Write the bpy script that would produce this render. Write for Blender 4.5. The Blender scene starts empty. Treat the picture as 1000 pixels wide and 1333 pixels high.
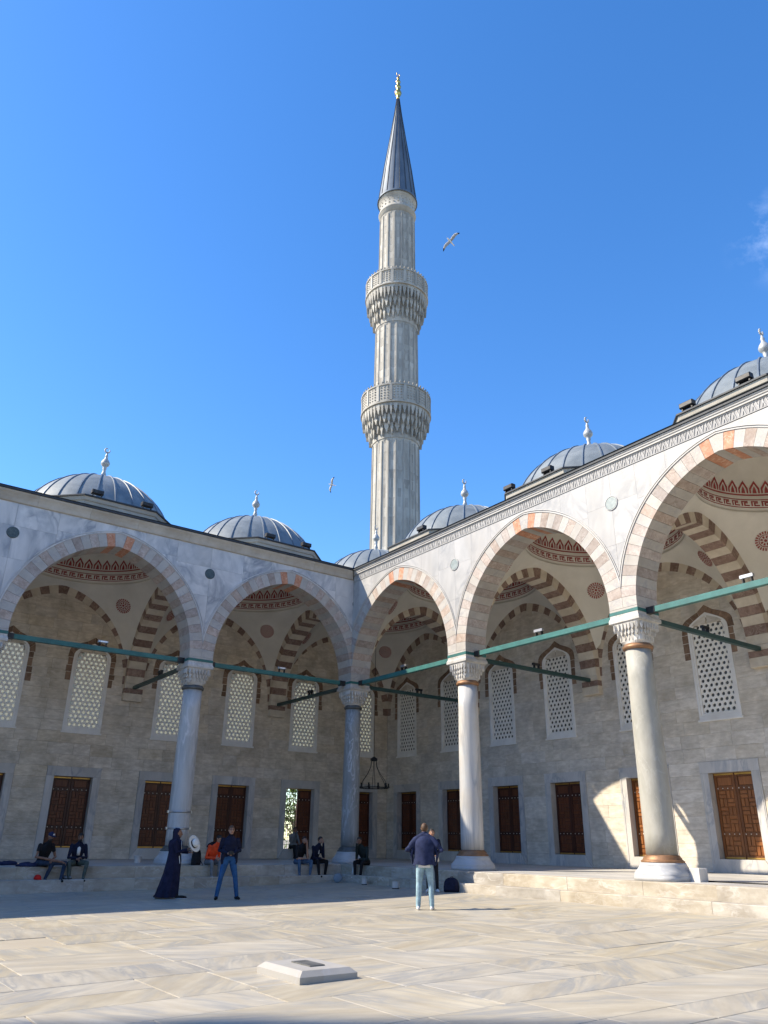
import bpy, math, random
import numpy as np
from mathutils import Vector, Matrix, Quaternion

SC = bpy.context.scene
COL = SC.collection
R = math.radians
rng = random.Random(7)

# ------------------------------------------------------------------ camera, sky, sun, exposure
YAW, PITCH, ROLL = R(35.93), R(22.91), R(0.75)
cam_d = bpy.data.cameras.new('camera'); cam = bpy.data.objects.new('camera', cam_d); COL.objects.link(cam)
fw = Vector((math.sin(YAW)*math.cos(PITCH), math.cos(YAW)*math.cos(PITCH), math.sin(PITCH)))
r0 = Vector((math.cos(YAW), -math.sin(YAW), 0)); u0 = r0.cross(fw)
r2 = r0*math.cos(ROLL) + u0*math.sin(ROLL); u2 = u0*math.cos(ROLL) - r0*math.sin(ROLL)
cam.matrix_world = Matrix(((r2.x, u2.x, -fw.x, -17.74), (r2.y, u2.y, -fw.y, -26.42), (r2.z, u2.z, -fw.z, 1.3625), (0, 0, 0, 1)))
cam_d.sensor_fit = 'VERTICAL'; cam_d.sensor_height = 36.0
cam_d.lens = 36.0*1008.84/1333.0
cam_d.clip_start = 0.05; cam_d.clip_end = 3000
SC.camera = cam
SUN_DIR = Vector((1.0, -0.65, -1.03)).normalized()          # direction the light travels
SUN_EL = math.asin(-SUN_DIR.z)
SUN_AZ = math.atan2(-SUN_DIR.x, -SUN_DIR.y)                 # from +Y towards +X
W = bpy.data.worlds.new('World'); SC.world = W; W.use_nodes = True
wn = W.node_tree.nodes; wl = W.node_tree.links
for n in list(wn): wn.remove(n)
wo = wn.new('ShaderNodeOutputWorld'); wb = wn.new('ShaderNodeBackground'); sk = wn.new('ShaderNodeTexSky')
sk.sky_type = 'NISHITA'; sk.sun_disc = False; sk.sun_elevation = SUN_EL; sk.sun_rotation = SUN_AZ
sk.altitude = 50; sk.air_density = 1.0; sk.dust_density = 0.2; sk.ozone_density = 3.0
wb.inputs['Strength'].default_value = 0.135
# one thin cirrus wisp
CLOUD = (0.7345, 0.284, 0.6165)
tc = wn.new('ShaderNodeTexCoord'); mp = wn.new('ShaderNodeMapping'); nz = wn.new('ShaderNodeTexNoise'); nz2 = wn.new('ShaderNodeTexNoise')
mp.inputs['Scale'].default_value = (7.0, 11.0, 16.0); mp.inputs['Location'].default_value = (0.35, 0.2, 0.0)
nz.inputs['Scale'].default_value = 1.6; nz.inputs['Detail'].default_value = 7; nz.inputs['Roughness'].default_value = 0.62
nz2.inputs['Scale'].default_value = 2.1; nz2.inputs['Detail'].default_value = 1
cr = wn.new('ShaderNodeValToRGB'); cr.color_ramp.elements[0].position = 0.46; cr.color_ramp.elements[1].position = 0.80
mm = wn.new('ShaderNodeMix'); mm.data_type = 'RGBA'; mm.inputs[7].default_value = (5.2, 5.8, 6.8, 1)
ml = wn.new('ShaderNodeMath'); ml.operation = 'MULTIPLY'
vd = wn.new('ShaderNodeVectorMath'); vd.operation = 'DISTANCE'; vd.inputs[1].default_value = CLOUD
mk = wn.new('ShaderNodeMapRange'); mk.interpolation_type = 'SMOOTHSTEP'; mk.inputs['From Min'].default_value = 0.066; mk.inputs['From Max'].default_value = 0.0; mk.inputs['To Max'].default_value = 0.42
wl.new(tc.outputs['Generated'], vd.inputs[0]); wl.new(vd.outputs['Value'], mk.inputs['Value']); wl.new(mk.outputs[0], ml.inputs[1])
wl.new(tc.outputs['Generated'], mp.inputs['Vector']); wl.new(mp.outputs[0], nz.inputs['Vector'])
wl.new(nz.outputs['Fac'], cr.inputs[0]); wl.new(cr.outputs[0], ml.inputs[0])
wl.new(ml.outputs[0], mm.inputs[0]); wl.new(sk.outputs[0], mm.inputs[6])
hsv = wn.new('ShaderNodeHueSaturation'); hsv.inputs['Saturation'].default_value = 1.27; hsv.inputs['Hue'].default_value = 0.505; hsv.inputs['Value'].default_value = 1.0
wl.new(mm.outputs[2], hsv.inputs['Color'])
wl.new(hsv.outputs[0], wb.inputs[0]); wl.new(wb.outputs[0], wo.inputs[0])
sun_d = bpy.data.lights.new('sun', 'SUN'); sun = bpy.data.objects.new('sun', sun_d); COL.objects.link(sun)
sun_d.energy = 4.0; sun_d.angle = R(0.53); sun_d.color = (1.0, 0.88, 0.70)
sun.rotation_euler = SUN_DIR.to_track_quat('-Z', 'Y').to_euler(); sun.location = (-60, 40, 60)
SC.view_settings.view_transform = 'Standard'; SC.view_settings.look = 'None'
SC.view_settings.gamma = 1.0; SC.view_settings.use_curve_mapping = False; SC.view_settings.exposure = 1.18
SC.render.engine = 'CYCLES'; SC.cycles.diffuse_bounces = 6; SC.cycles.max_bounces = 12

# ------------------------------------------------------------------ dimensions (metres)
S = 6.86; D = 6.532; FO = 0.455; PZ = 0.529
SPR = 7.25; HALF = 2.98; AR = 3.43; AC = 0.45; AT = 0.47
GX = [-60, -30, -16, -11, -5.5, -1.4, 5]; GZ = [-.25, -.25, -.19, -.125, -.10, 0, 0]
def gz(x): return float(np.interp(x, GX, GZ))

# ------------------------------------------------------------------ materials
ALB = dict(marble=.84, marble_warm=.66, vous_white=.71, vous_pink=.85, vous_red=.9, cornice=.78, cornice_white=.70, frieze=.85, frieze_relief=.85, minaret=.80, lead=.88, step=.76, slab=.62, base_white=.75, drum=.82, roundel_grey=.8,
           capital=.85, col_pale=.88, col_green=.92, col_blue=.92, floor=1.0, ashlar=1.28, ashlar_grey=1.26, plaster=1.25, in_cream=1.15, lattice=1.2, frame_white=1.2, surround=1.05)
PAVE_TINT = (.78, .775, .725)
def M(name, c1, c2, scale=2.0, rough=0.8, bump=0.15, tone=0.12, stretch=(1, 1, 1), vein=None, vein_scale=1.2, vein_w=0.05,
      grime=None, grime_scale=0.5, grime_amt=0.5, metal=0.0, spec=0.4, bump_scale=30.0, detail=6, hue=0.0, bump_stretch=None, coat=0.0, rot=0.0, tilt=0, grime_stretch=None):
    k_ = ALB.get(name, 1.0); k_ = PAVE_TINT if name in ('paving', 'earth') else (k_, k_, k_)
    c1, c2, vein, grime = [tuple(a*b for a, b in zip(c, k_)) if c else c for c in (c1, c2, vein, grime)]
    m = bpy.data.materials.new(name); m.use_nodes = True
    nt = m.node_tree; N = nt.nodes; L = nt.links
    b = N['Principled BSDF']
    geo = N.new('ShaderNodeNewGeometry'); oi = N.new('ShaderNodeObjectInfo'); at = N.new('ShaderNodeAttribute'); at.attribute_name = 'tone'
    ad = N.new('ShaderNodeMath'); ad.operation = 'ADD'; L.new(oi.outputs['Random'], ad.inputs[0]); L.new(at.outputs['Fac'], ad.inputs[1])
    fr = N.new('ShaderNodeMath'); fr.operation = 'FRACT'; L.new(ad.outputs[0], fr.inputs[0])
    w = N.new('ShaderNodeMath'); w.operation = 'MULTIPLY'; w.inputs[1].default_value = 53.0; L.new(fr.outputs[0], w.inputs[0])
    mp = N.new('ShaderNodeMapping'); mp.inputs['Scale'].default_value = stretch
    if rot:
        vr = N.new('ShaderNodeVectorRotate'); vr.rotation_type = 'AXIS_ANGLE' if tilt else 'Z_AXIS'; vr.inputs[2].default_value = (.7, .7, 0) if tilt else (0, 0, 1)
        mu = N.new('ShaderNodeMath'); mu.operation = 'MULTIPLY_ADD'; mu.inputs[1].default_value = rot*2; mu.inputs[2].default_value = -rot; L.new(fr.outputs[0], mu.inputs[0])
        L.new(mu.outputs[0], vr.inputs['Angle']); L.new(geo.outputs['Position'], vr.inputs['Vector']); L.new(vr.outputs[0], mp.inputs['Vector'])
    else: L.new(geo.outputs['Position'], mp.inputs['Vector'])
    def noise(sc, det=detail, ro=0.6, vec=mp, useW=True, dist=0.0):
        n = N.new('ShaderNodeTexNoise'); n.noise_dimensions = '4D'; n.inputs['Scale'].default_value = sc; n.inputs['Detail'].default_value = det
        n.inputs['Roughness'].default_value = ro; n.inputs['Distortion'].default_value = dist
        L.new(vec.outputs[0] if vec is not geo else geo.outputs['Position'], n.inputs['Vector'])
        if useW: L.new(w.outputs[0], n.inputs['W'])
        return n
    def mix(fac, a, bb, mode='MIX'):
        x = N.new('ShaderNodeMix'); x.data_type = 'RGBA'; x.blend_type = mode
        for s, v in ((0, fac), (6, a), (7, bb)):
            if isinstance(v, (int, float)): x.inputs[s].default_value = v
            elif isinstance(v, tuple): x.inputs[s].default_value = (*v, 1)
            else: L.new(v, x.inputs[s])
        return x.outputs[2]
    def ramp(v, p0, p1):
        r = N.new('ShaderNodeMapRange'); r.inputs['From Min'].default_value = p0; r.inputs['From Max'].default_value = p1; L.new(v, r.inputs['Value']); return r.outputs[0]
    n1 = noise(scale)
    col = mix(ramp(n1.outputs['Fac'], 0.36, 0.64), c1, c2)
    if vein:
        n2 = noise(vein_scale, 5, 0.55, dist=1.2)
        sb = N.new('ShaderNodeMath'); sb.operation = 'SUBTRACT'; sb.inputs[1].default_value = 0.5; L.new(n2.outputs['Fac'], sb.inputs[0])
        ab = N.new('ShaderNodeMath'); ab.operation = 'ABSOLUTE'; L.new(sb.outputs[0], ab.inputs[0])
        f = ramp(ab.outputs[0], vein_w, 0.0)
        n3 = noise(vein_scale*0.7, 2)
        mu = N.new('ShaderNodeMath'); mu.operation = 'MULTIPLY'; L.new(f, mu.inputs[0]); L.new(ramp(n3.outputs['Fac'], 0.4, 0.6), mu.inputs[1])
        col = mix(mu.outputs[0], col, vein)
    if grime:
        gv = geo
        if grime_stretch:
            gv = N.new('ShaderNodeMapping'); gv.inputs['Scale'].default_value = grime_stretch; L.new(geo.outputs['Position'], gv.inputs['Vector'])
        n4 = noise(grime_scale, 6, 0.65, vec=gv, useW=False)
        mu = N.new('ShaderNodeMath'); mu.operation = 'MULTIPLY'; mu.inputs[1].default_value = grime_amt; L.new(ramp(n4.outputs['Fac'], 0.45, 0.72), mu.inputs[0])
        col = mix(mu.outputs[0], col, grime)
    # tone of the single piece
    sc_ = N.new('ShaderNodeMath'); sc_.operation = 'MULTIPLY_ADD'; sc_.inputs[1].default_value = 2*tone; sc_.inputs[2].default_value = 1.0-tone
    L.new(fr.outputs[0], sc_.inputs[0])
    hs = N.new('ShaderNodeHueSaturation'); L.new(col, hs.inputs['Color']); L.new(sc_.outputs[0], hs.inputs['Value'])
    if hue:
        h2 = N.new('ShaderNodeMath'); h2.operation = 'MULTIPLY'; h2.inputs[1].default_value = 7.31; L.new(fr.outputs[0], h2.inputs[0])
        h3 = N.new('ShaderNodeMath'); h3.operation = 'FRACT'; L.new(h2.outputs[0], h3.inputs[0])
        h4 = N.new('ShaderNodeMath'); h4.operation = 'MULTIPLY_ADD'; h4.inputs[1].default_value = 2*hue; h4.inputs[2].default_value = 1-hue; L.new(h3.outputs[0], h4.inputs[0])
        L.new(h4.outputs[0], hs.inputs['Saturation'])
    L.new(hs.outputs[0], b.inputs['Base Color'])
    b.inputs['Roughness'].default_value = rough; b.inputs['Metallic'].default_value = metal
    b.inputs['Specular IOR Level'].default_value = spec
    if coat: b.inputs['Coat Weight'].default_value = coat
    if bump:
        mb = mp
        if bump_stretch:
            mb = N.new('ShaderNodeMapping'); mb.inputs['Scale'].default_value = bump_stretch; L.new(geo.outputs['Position'], mb.inputs['Vector'])
        nb = noise(bump_scale, 5, 0.65, vec=mb)
        bp = N.new('ShaderNodeBump'); bp.inputs['Strength'].default_value = bump; bp.inputs['Distance'].default_value = 0.02
        L.new(nb.outputs['Fac'], bp.inputs['Height']); L.new(bp.outputs[0], b.inputs['Normal'])
    return m

mt = {}
mt['ashlar'] = M('ashlar', (.41, .355, .28), (.54, .485, .40), 3.2, .9, .5, .085, (1, 1, 3), grime=(.245, .21, .155), grime_scale=1.5, grime_amt=.75, bump_scale=9, hue=.16, detail=9, bump_stretch=(1, 1, 4))
mt['ashlar_grey'] = M('ashlar_grey', (.41, .365, .30), (.54, .495, .425), 3.2, .9, .5, .085, (1, 1, 3), grime=(.27, .245, .20), grime_scale=1.5, grime_amt=.7, bump_scale=9, hue=.16, detail=9, bump_stretch=(1, 1, 4))
mt['mortar'] = M('mortar', (.24, .205, .155), (.32, .28, .22), 4, .95, .2, .0)
mt['marble'] = M('marble', (.55, .56, .565), (.74, .735, .72), 1.1, .45, .05, .09, (1.6, 1.6, .45), vein=(.31, .335, .37), vein_scale=1.0, vein_w=.13, grime=(.55, .47, .36), grime_scale=.35, grime_amt=.25, rot=1.2, tilt=1)
mt['marble_warm'] = M('marble_warm', (.53, .525, .51), (.64, .63, .61), 1.1, .45, .05, .05, (1.6, 1.6, .45), vein=(.43, .435, .44), vein_scale=1.0, vein_w=.10, grime=(.50, .43, .34), grime_scale=.6, grime_amt=.35, rot=1.2, tilt=1, grime_stretch=(1, 1, .25))
mt['vous_white'] = M('vous_white', (.52, .49, .44), (.62, .59, .54), 2.5, .6, .08, .08, vein=(.45, .44, .44), vein_scale=2.2, vein_w=.05, grime=(.45, .36, .26), grime_scale=.8, grime_amt=.35)
mt['vous_pink'] = M('vous_pink', (.34, .275, .235), (.48, .41, .36), 6, .7, .12, .16, vein=(.55, .48, .42), vein_scale=5, vein_w=.05, hue=.25, grime=(.25, .17, .11), grime_scale=.8, grime_amt=.3)
mt['vous_red'] = M('vous_red', (.42, .17, .09), (.55, .27, .16), 8, .7, .12, .1, vein=(.62, .42, .3), vein_scale=5, vein_w=.06)
mt['in_dark'] = M('in_dark', (.18, .115, .088), (.29, .20, .16), 5, .8, .15, .15, vein=(.36, .28, .22), vein_scale=4, vein_w=.04)
mt['in_cream'] = M('in_cream', (.47, .41, .32), (.58, .52, .42), 3, .8, .1, .07, grime=(.33, .25, .17), grime_scale=.7, grime_amt=.3)
mt['plaster'] = M('plaster', (.50, .485, .43), (.58, .56, .5), .9, .9, .08, .0, grime=(.42, .39, .33), grime_scale=.6, grime_amt=.4, bump_scale=12)
mt['red_paint'] = M('red_paint', (.27, .045, .045), (.36, .08, .07), 9, .85, .0, .05)
mt['lead'] = M('lead', (.14, .17, .195), (.21, .245, .27), 2.2, .6, .25, .06, (1, 1, 1), grime=(.29, .32, .335), grime_scale=1.1, grime_amt=.5, metal=.08, bump_scale=6)
mt['lead_seam'] = M('lead_seam', (.13, .16, .195), (.19, .225, .26), 2.2, .5, .1, .05, metal=.15)
mt['lead_dark'] = M('lead_dark', (.028, .032, .038), (.05, .055, .06), 4, .6, .1, .05, metal=.2)
mt['drum'] = M('drum', (.46, .42, .35), (.58, .54, .46), 1.6, .85, .2, .1, (1, 1, 3), grime=(.3, .26, .2), grime_scale=.7, grime_amt=.5)
mt['cornice'] = M('cornice', (.50, .455, .38), (.62, .58, .5), 2.2, .75, .15, .08, grime=(.34, .28, .2), grime_scale=.9, grime_amt=.5)
mt['cornice_white'] = M('cornice_white', (.56, .545, .515), (.66, .645, .615), 2.2, .6, .1, .06, grime=(.5, .45, .38), grime_scale=.9, grime_amt=.3)
mt['frieze'] = M('frieze', (.33, .325, .32), (.44, .435, .43), 5, .8, .2, .05)
mt['frieze_relief'] = M('frieze_relief', (.40, .395, .385), (.48, .475, .46), 5, .7, .1, .1)
mt['porphyry'] = M('porphyry', (.035, .055, .06), (.08, .1, .1), 14, .35, .0, .1)
mt['roundel_grey'] = M('roundel_grey', (.27, .32, .31), (.4, .45, .43), 9, .4, .03, .1)
mt['lattice'] = M('lattice', (.60, .585, .54), (.68, .66, .61), 3, .8, .1, .05, grime=(.5, .46, .38), grime_scale=1.1, grime_amt=.4)
mt['frame_white'] = M('frame_white', (.58, .57, .54), (.66, .65, .62), 2, .8, .1, .05, grime=(.5, .45, .37), grime_scale=1, grime_amt=.4)
mt['brick'] = M('brick', (.16, .10, .065), (.25, .165, .11), 7, .9, .3, .25, bump_scale=25)
mt['surround'] = M('surround', (.42, .405, .38), (.53, .515, .49), 1.5, .55, .08, .09, (1, 1, .4), vein=(.3, .31, .33), vein_scale=1.6, vein_w=.06, grime=(.38, .34, .28), grime_scale=.9, grime_amt=.35)
mt['wood'] = M('wood', (.038, .009, .005), (.065, .017, .008), 3, .42, .12, .15, (6, 6, .5), bump_scale=9, bump_stretch=(12, 12, 1))
mt['wood_light'] = M('wood_light', (.085, .022, .009), (.15, .044, .014), 4, .42, .12, .12, (6, 6, .5), bump_scale=9, bump_stretch=(12, 12, 1))
mt['wood_orange'] = M('wood_orange', (.12, .040, .010), (.19, .066, .017), 3, .38, .12, .12, (6, 6, .5), bump_scale=9, bump_stretch=(12, 12, 1))  # lighter orange-brown wood for the right wall's shutters away from the corner
mt['wood_orange_strap'] = M('wood_orange_strap', (.19, .066, .017), (.30, .11, .03), 4, .38, .12, .12, (6, 6, .5), bump_scale=9, bump_stretch=(12, 12, 1))
mt['stud'] = M('stud', (.6, .58, .52), (.75, .72, .65), 5, .35, 0, .05, metal=.6)
mt['brass'] = M('brass', (.45, .27, .07), (.58, .36, .11), 4, .35, .05, .08, metal=.7)
mt['bronze'] = M('bronze', (.24, .125, .06), (.36, .20, .105), 5, .5, .15, .1, metal=.35, grime=(.12, .08, .06), grime_scale=3, grime_amt=.7)
mt['ring_dark'] = M('ring_dark', (.07, .075, .075), (.13, .135, .13), 5, .55, .1, .1, metal=.3)
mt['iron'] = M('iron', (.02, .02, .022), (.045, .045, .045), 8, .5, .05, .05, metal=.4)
mt['rod'] = M('rod', (.025, .12, .11), (.04, .165, .15), 3, .45, .05, .05, grime=(.03, .07, .065), grime_scale=2, grime_amt=.5)
mt['rod_shaded'] = M('rod_shaded', (.018, .05, .048), (.03, .075, .07), 3, .45, .05, .05)  # the rod green darkened: gallery shade put into the cross rods' colour
mt['silver'] = M('silver', (.38, .38, .38), (.48, .48, .48), 8, .35, 0, .05, metal=.7)
mt['lamp_glass'] = M('lamp_glass', (.75, .77, .78), (.85, .86, .86), 4, .1, 0, 0, spec=.8)
mt['col_blue'] = M('col_blue', (.40, .405, .40), (.54, .54, .525), 1.6, .4, .05, .04, (2.2, 2.2, .35), vein=(.68, .67, .66), vein_scale=1.6, vein_w=.07, grime=(.5, .44, .36), grime_scale=.8, grime_amt=.35)
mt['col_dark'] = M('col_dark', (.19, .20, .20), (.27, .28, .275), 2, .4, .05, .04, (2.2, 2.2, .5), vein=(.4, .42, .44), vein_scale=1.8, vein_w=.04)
mt['col_pale'] = M('col_pale', (.45, .46, .47), (.62, .61, .58), 1.3, .4, .05, .04, (2.6, 2.6, .3), vein=(.36, .38, .41), vein_scale=1.1, vein_w=.07, grime=(.5, .43, .33), grime_scale=.9, grime_amt=.5)
mt['col_green'] = M('col_green', (.32, .315, .275), (.40, .39, .345), 3, .62, .12, .04, (1.5, 1.5, .6), vein=(.42, .41, .37), vein_scale=2, vein_w=.03, grime=(.3, .3, .27), grime_scale=1.2, grime_amt=.3)
mt['base_white'] = M('base_white', (.52, .53, .54), (.63, .64, .645), 1.8, .4, .05, .05, (1, 1, 3), vein=(.45, .47, .5), vein_scale=1.6, vein_w=.06)
mt['capital'] = M('capital', (.50, .485, .44), (.66, .64, .6), 3, .65, .15, .1, vein=(.42, .41, .39), vein_scale=3, vein_w=.05, grime=(.34, .29, .22), grime_scale=2.0, grime_amt=.5)
mt['minaret'] = M('minaret', (.40, .38, .335), (.53, .51, .46), .8, .8, .2, .19, (1, 1, 1.2), grime=(.22, .20, .17), grime_scale=1.1, grime_amt=.7, bump_scale=6, grime_stretch=(1.4, 1.4, .22))
mt['minaret_dark'] = M('minaret_dark', (.24, .225, .2), (.36, .34, .3), 1.5, .85, .2, .15, grime=(.17, .15, .12), grime_scale=1.5, grime_amt=.5)
mt['finial'] = M('finial', (.32, .33, .33), (.42, .43, .43), 6, .45, .05, .05, metal=.2)
mt['gold'] = M('gold', (.62, .36, .08), (.75, .46, .13), 3, .28, 0, .03, metal=.9)
mt['cone'] = M('cone', (.075, .098, .13), (.13, .16, .195), 1.3, .5, .08, .1, (1, 1, .3), grime=(.2, .23, .25), grime_scale=.8, grime_amt=.3, metal=.3)
mt['paving'] = M('paving', (.45, .40, .325), (.59, .545, .47), 2.3, .5, .12, .07, (.4, 2.2, 1), vein=(.36, .36, .365), vein_scale=2.1, vein_w=.12, grime=(.32, .29, .245), grime_scale=1.4, grime_amt=.38, hue=.2, bump_scale=14, rot=1.57, detail=9)
mt['earth'] = M('earth', (.40, .355, .295), (.47, .425, .36), .8, .95, .2, 0)
mt['floor'] = M('floor', (.42, .41, .39), (.53, .52, .49), .9, .5, .06, .1, (.6, 1.4, 1), vein=(.4, .4, .41), vein_scale=1, vein_w=.07, grime=(.3, .28, .25), grime_scale=.6, grime_amt=.4, rot=1.5)
mt['step'] = M('step', (.43, .38, .30), (.60, .55, .46), 1.5, .75, .2, .12, (1, 1, 2.5), grime=(.25, .21, .155), grime_scale=1.3, grime_amt=.65, vein=(.66, .62, .55), vein_scale=1.5, vein_w=.05, hue=.3)
mt['slab'] = M('slab', (.50, .48, .44), (.60, .58, .54), 1.2, .6, .06, .03, vein=(.55, .54, .53), vein_scale=1.5, vein_w=.05)
mt['grate'] = M('grate', (.13, .13, .125), (.2, .2, .19), 10, .5, .1, .05, metal=.4)
mt['bark'] = M('bark', (.09, .07, .05), (.15, .12, .09), 6, .95, .5, 0, (1, 1, .3))
mt['leaf'] = M('leaf', (.055, .11, .022), (.11, .19, .04), 2, .6, 0, .35, spec=.3)
mt['glass_shaded'] = M('glass_shaded', (.055, .06, .058), (.10, .105, .10), 14, .15, .1, 0, spec=.6, bump_scale=14)  # opaque panes; shade beyond the wall and reflection put into their colour

def translucent(name, col):
    m = bpy.data.materials.new(name); m.use_nodes = True; N = m.node_tree.nodes; L = m.node_tree.links
    for n in list(N): N.remove(n)
    o = N.new('ShaderNodeOutputMaterial'); mx = N.new('ShaderNodeMixShader'); t = N.new('ShaderNodeBsdfTranslucent'); g = N.new('ShaderNodeBsdfGlossy')
    n = N.new('ShaderNodeTexNoise'); n.inputs['Scale'].default_value = 7.0; geo = N.new('ShaderNodeNewGeometry'); L.new(geo.outputs['Position'], n.inputs['Vector'])
    rp = N.new('ShaderNodeMix'); rp.data_type = 'RGBA'; rp.inputs[6].default_value = (*[c*.75 for c in col], 1); rp.inputs[7].default_value = (*col, 1)
    L.new(n.outputs['Fac'], rp.inputs[0]); L.new(rp.outputs[2], t.inputs['Color'])
    g.inputs['Roughness'].default_value = 0.15; mx.inputs[0].default_value = 0.06
    L.new(t.outputs[0], mx.inputs[1]); L.new(g.outputs[0], mx.inputs[2]); L.new(mx.outputs[0], o.inputs[0]); return m
mt['glass_pale'] = translucent('glass_pale', (.50, .505, .45))
def cloth(name, c, rough=.85, amt=.25):
    c2 = tuple(min(1, x*(1+amt)+.003) for x in c); c1 = tuple(x*(1-amt) for x in c)
    return M(name, c1, c2, 9, rough, .3, .0, bump_scale=22, spec=.2)
SKIN = M('skin', (.36, .2, .13), (.44, .255, .175), 12, .55, 0, 0)
SKIN_D = M('skin_dark', (.2, .1, .06), (.26, .14, .09), 12, .55, 0, 0)
HAIR = M('hair_dark', (.015, .011, .009), (.03, .022, .018), 40, .6, .3, 0)
HAIR_B = M('hair_brown', (.055, .03, .015), (.10, .055, .03), 40, .6, .3, 0)
BLACK = cloth('cloth_black', (.012, .012, .014)); NAVY = cloth('cloth_navy', (.018, .026, .07)); NAVY_D = cloth('cloth_dark_navy', (.010, .012, .03))
JEAN = cloth('cloth_jean', (.025, .085, .20)); JEAN_L = cloth('cloth_pale_jean', (.25, .37, .43)); JEAN_D = cloth('cloth_dark_jean', (.025, .04, .07)); JEAN_M = cloth('cloth_mid_jean', (.07, .12, .19))
WHITE = cloth('cloth_white', (.7, .69, .66), amt=.06); ORANGE = cloth('cloth_orange', (.75, .075, .02), amt=.15); GREYC = cloth('cloth_grey', (.17, .18, .19)); OLIVE = cloth('cloth_olive', (.08, .1, .085)); SHOE = cloth('shoe_black', (.012, .012, .013)); SHOE_W = cloth('shoe_white', (.62, .62, .62), amt=.08); REDC = cloth('cloth_red', (.55, .02, .015)); EYE = cloth('eye_dark', (.01, .008, .008)); LIP = cloth('lip', (.2, .07, .055)); GREEN_D = cloth('cloth_dark_green', (.018, .026, .024)); MAROON = cloth('shoe_maroon', (.07, .02, .018)); ROBE = cloth('cloth_robe', (.011, .012, .034)); STRAW = cloth('hat_straw', (.72, .69, .62), amt=.05)

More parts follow.
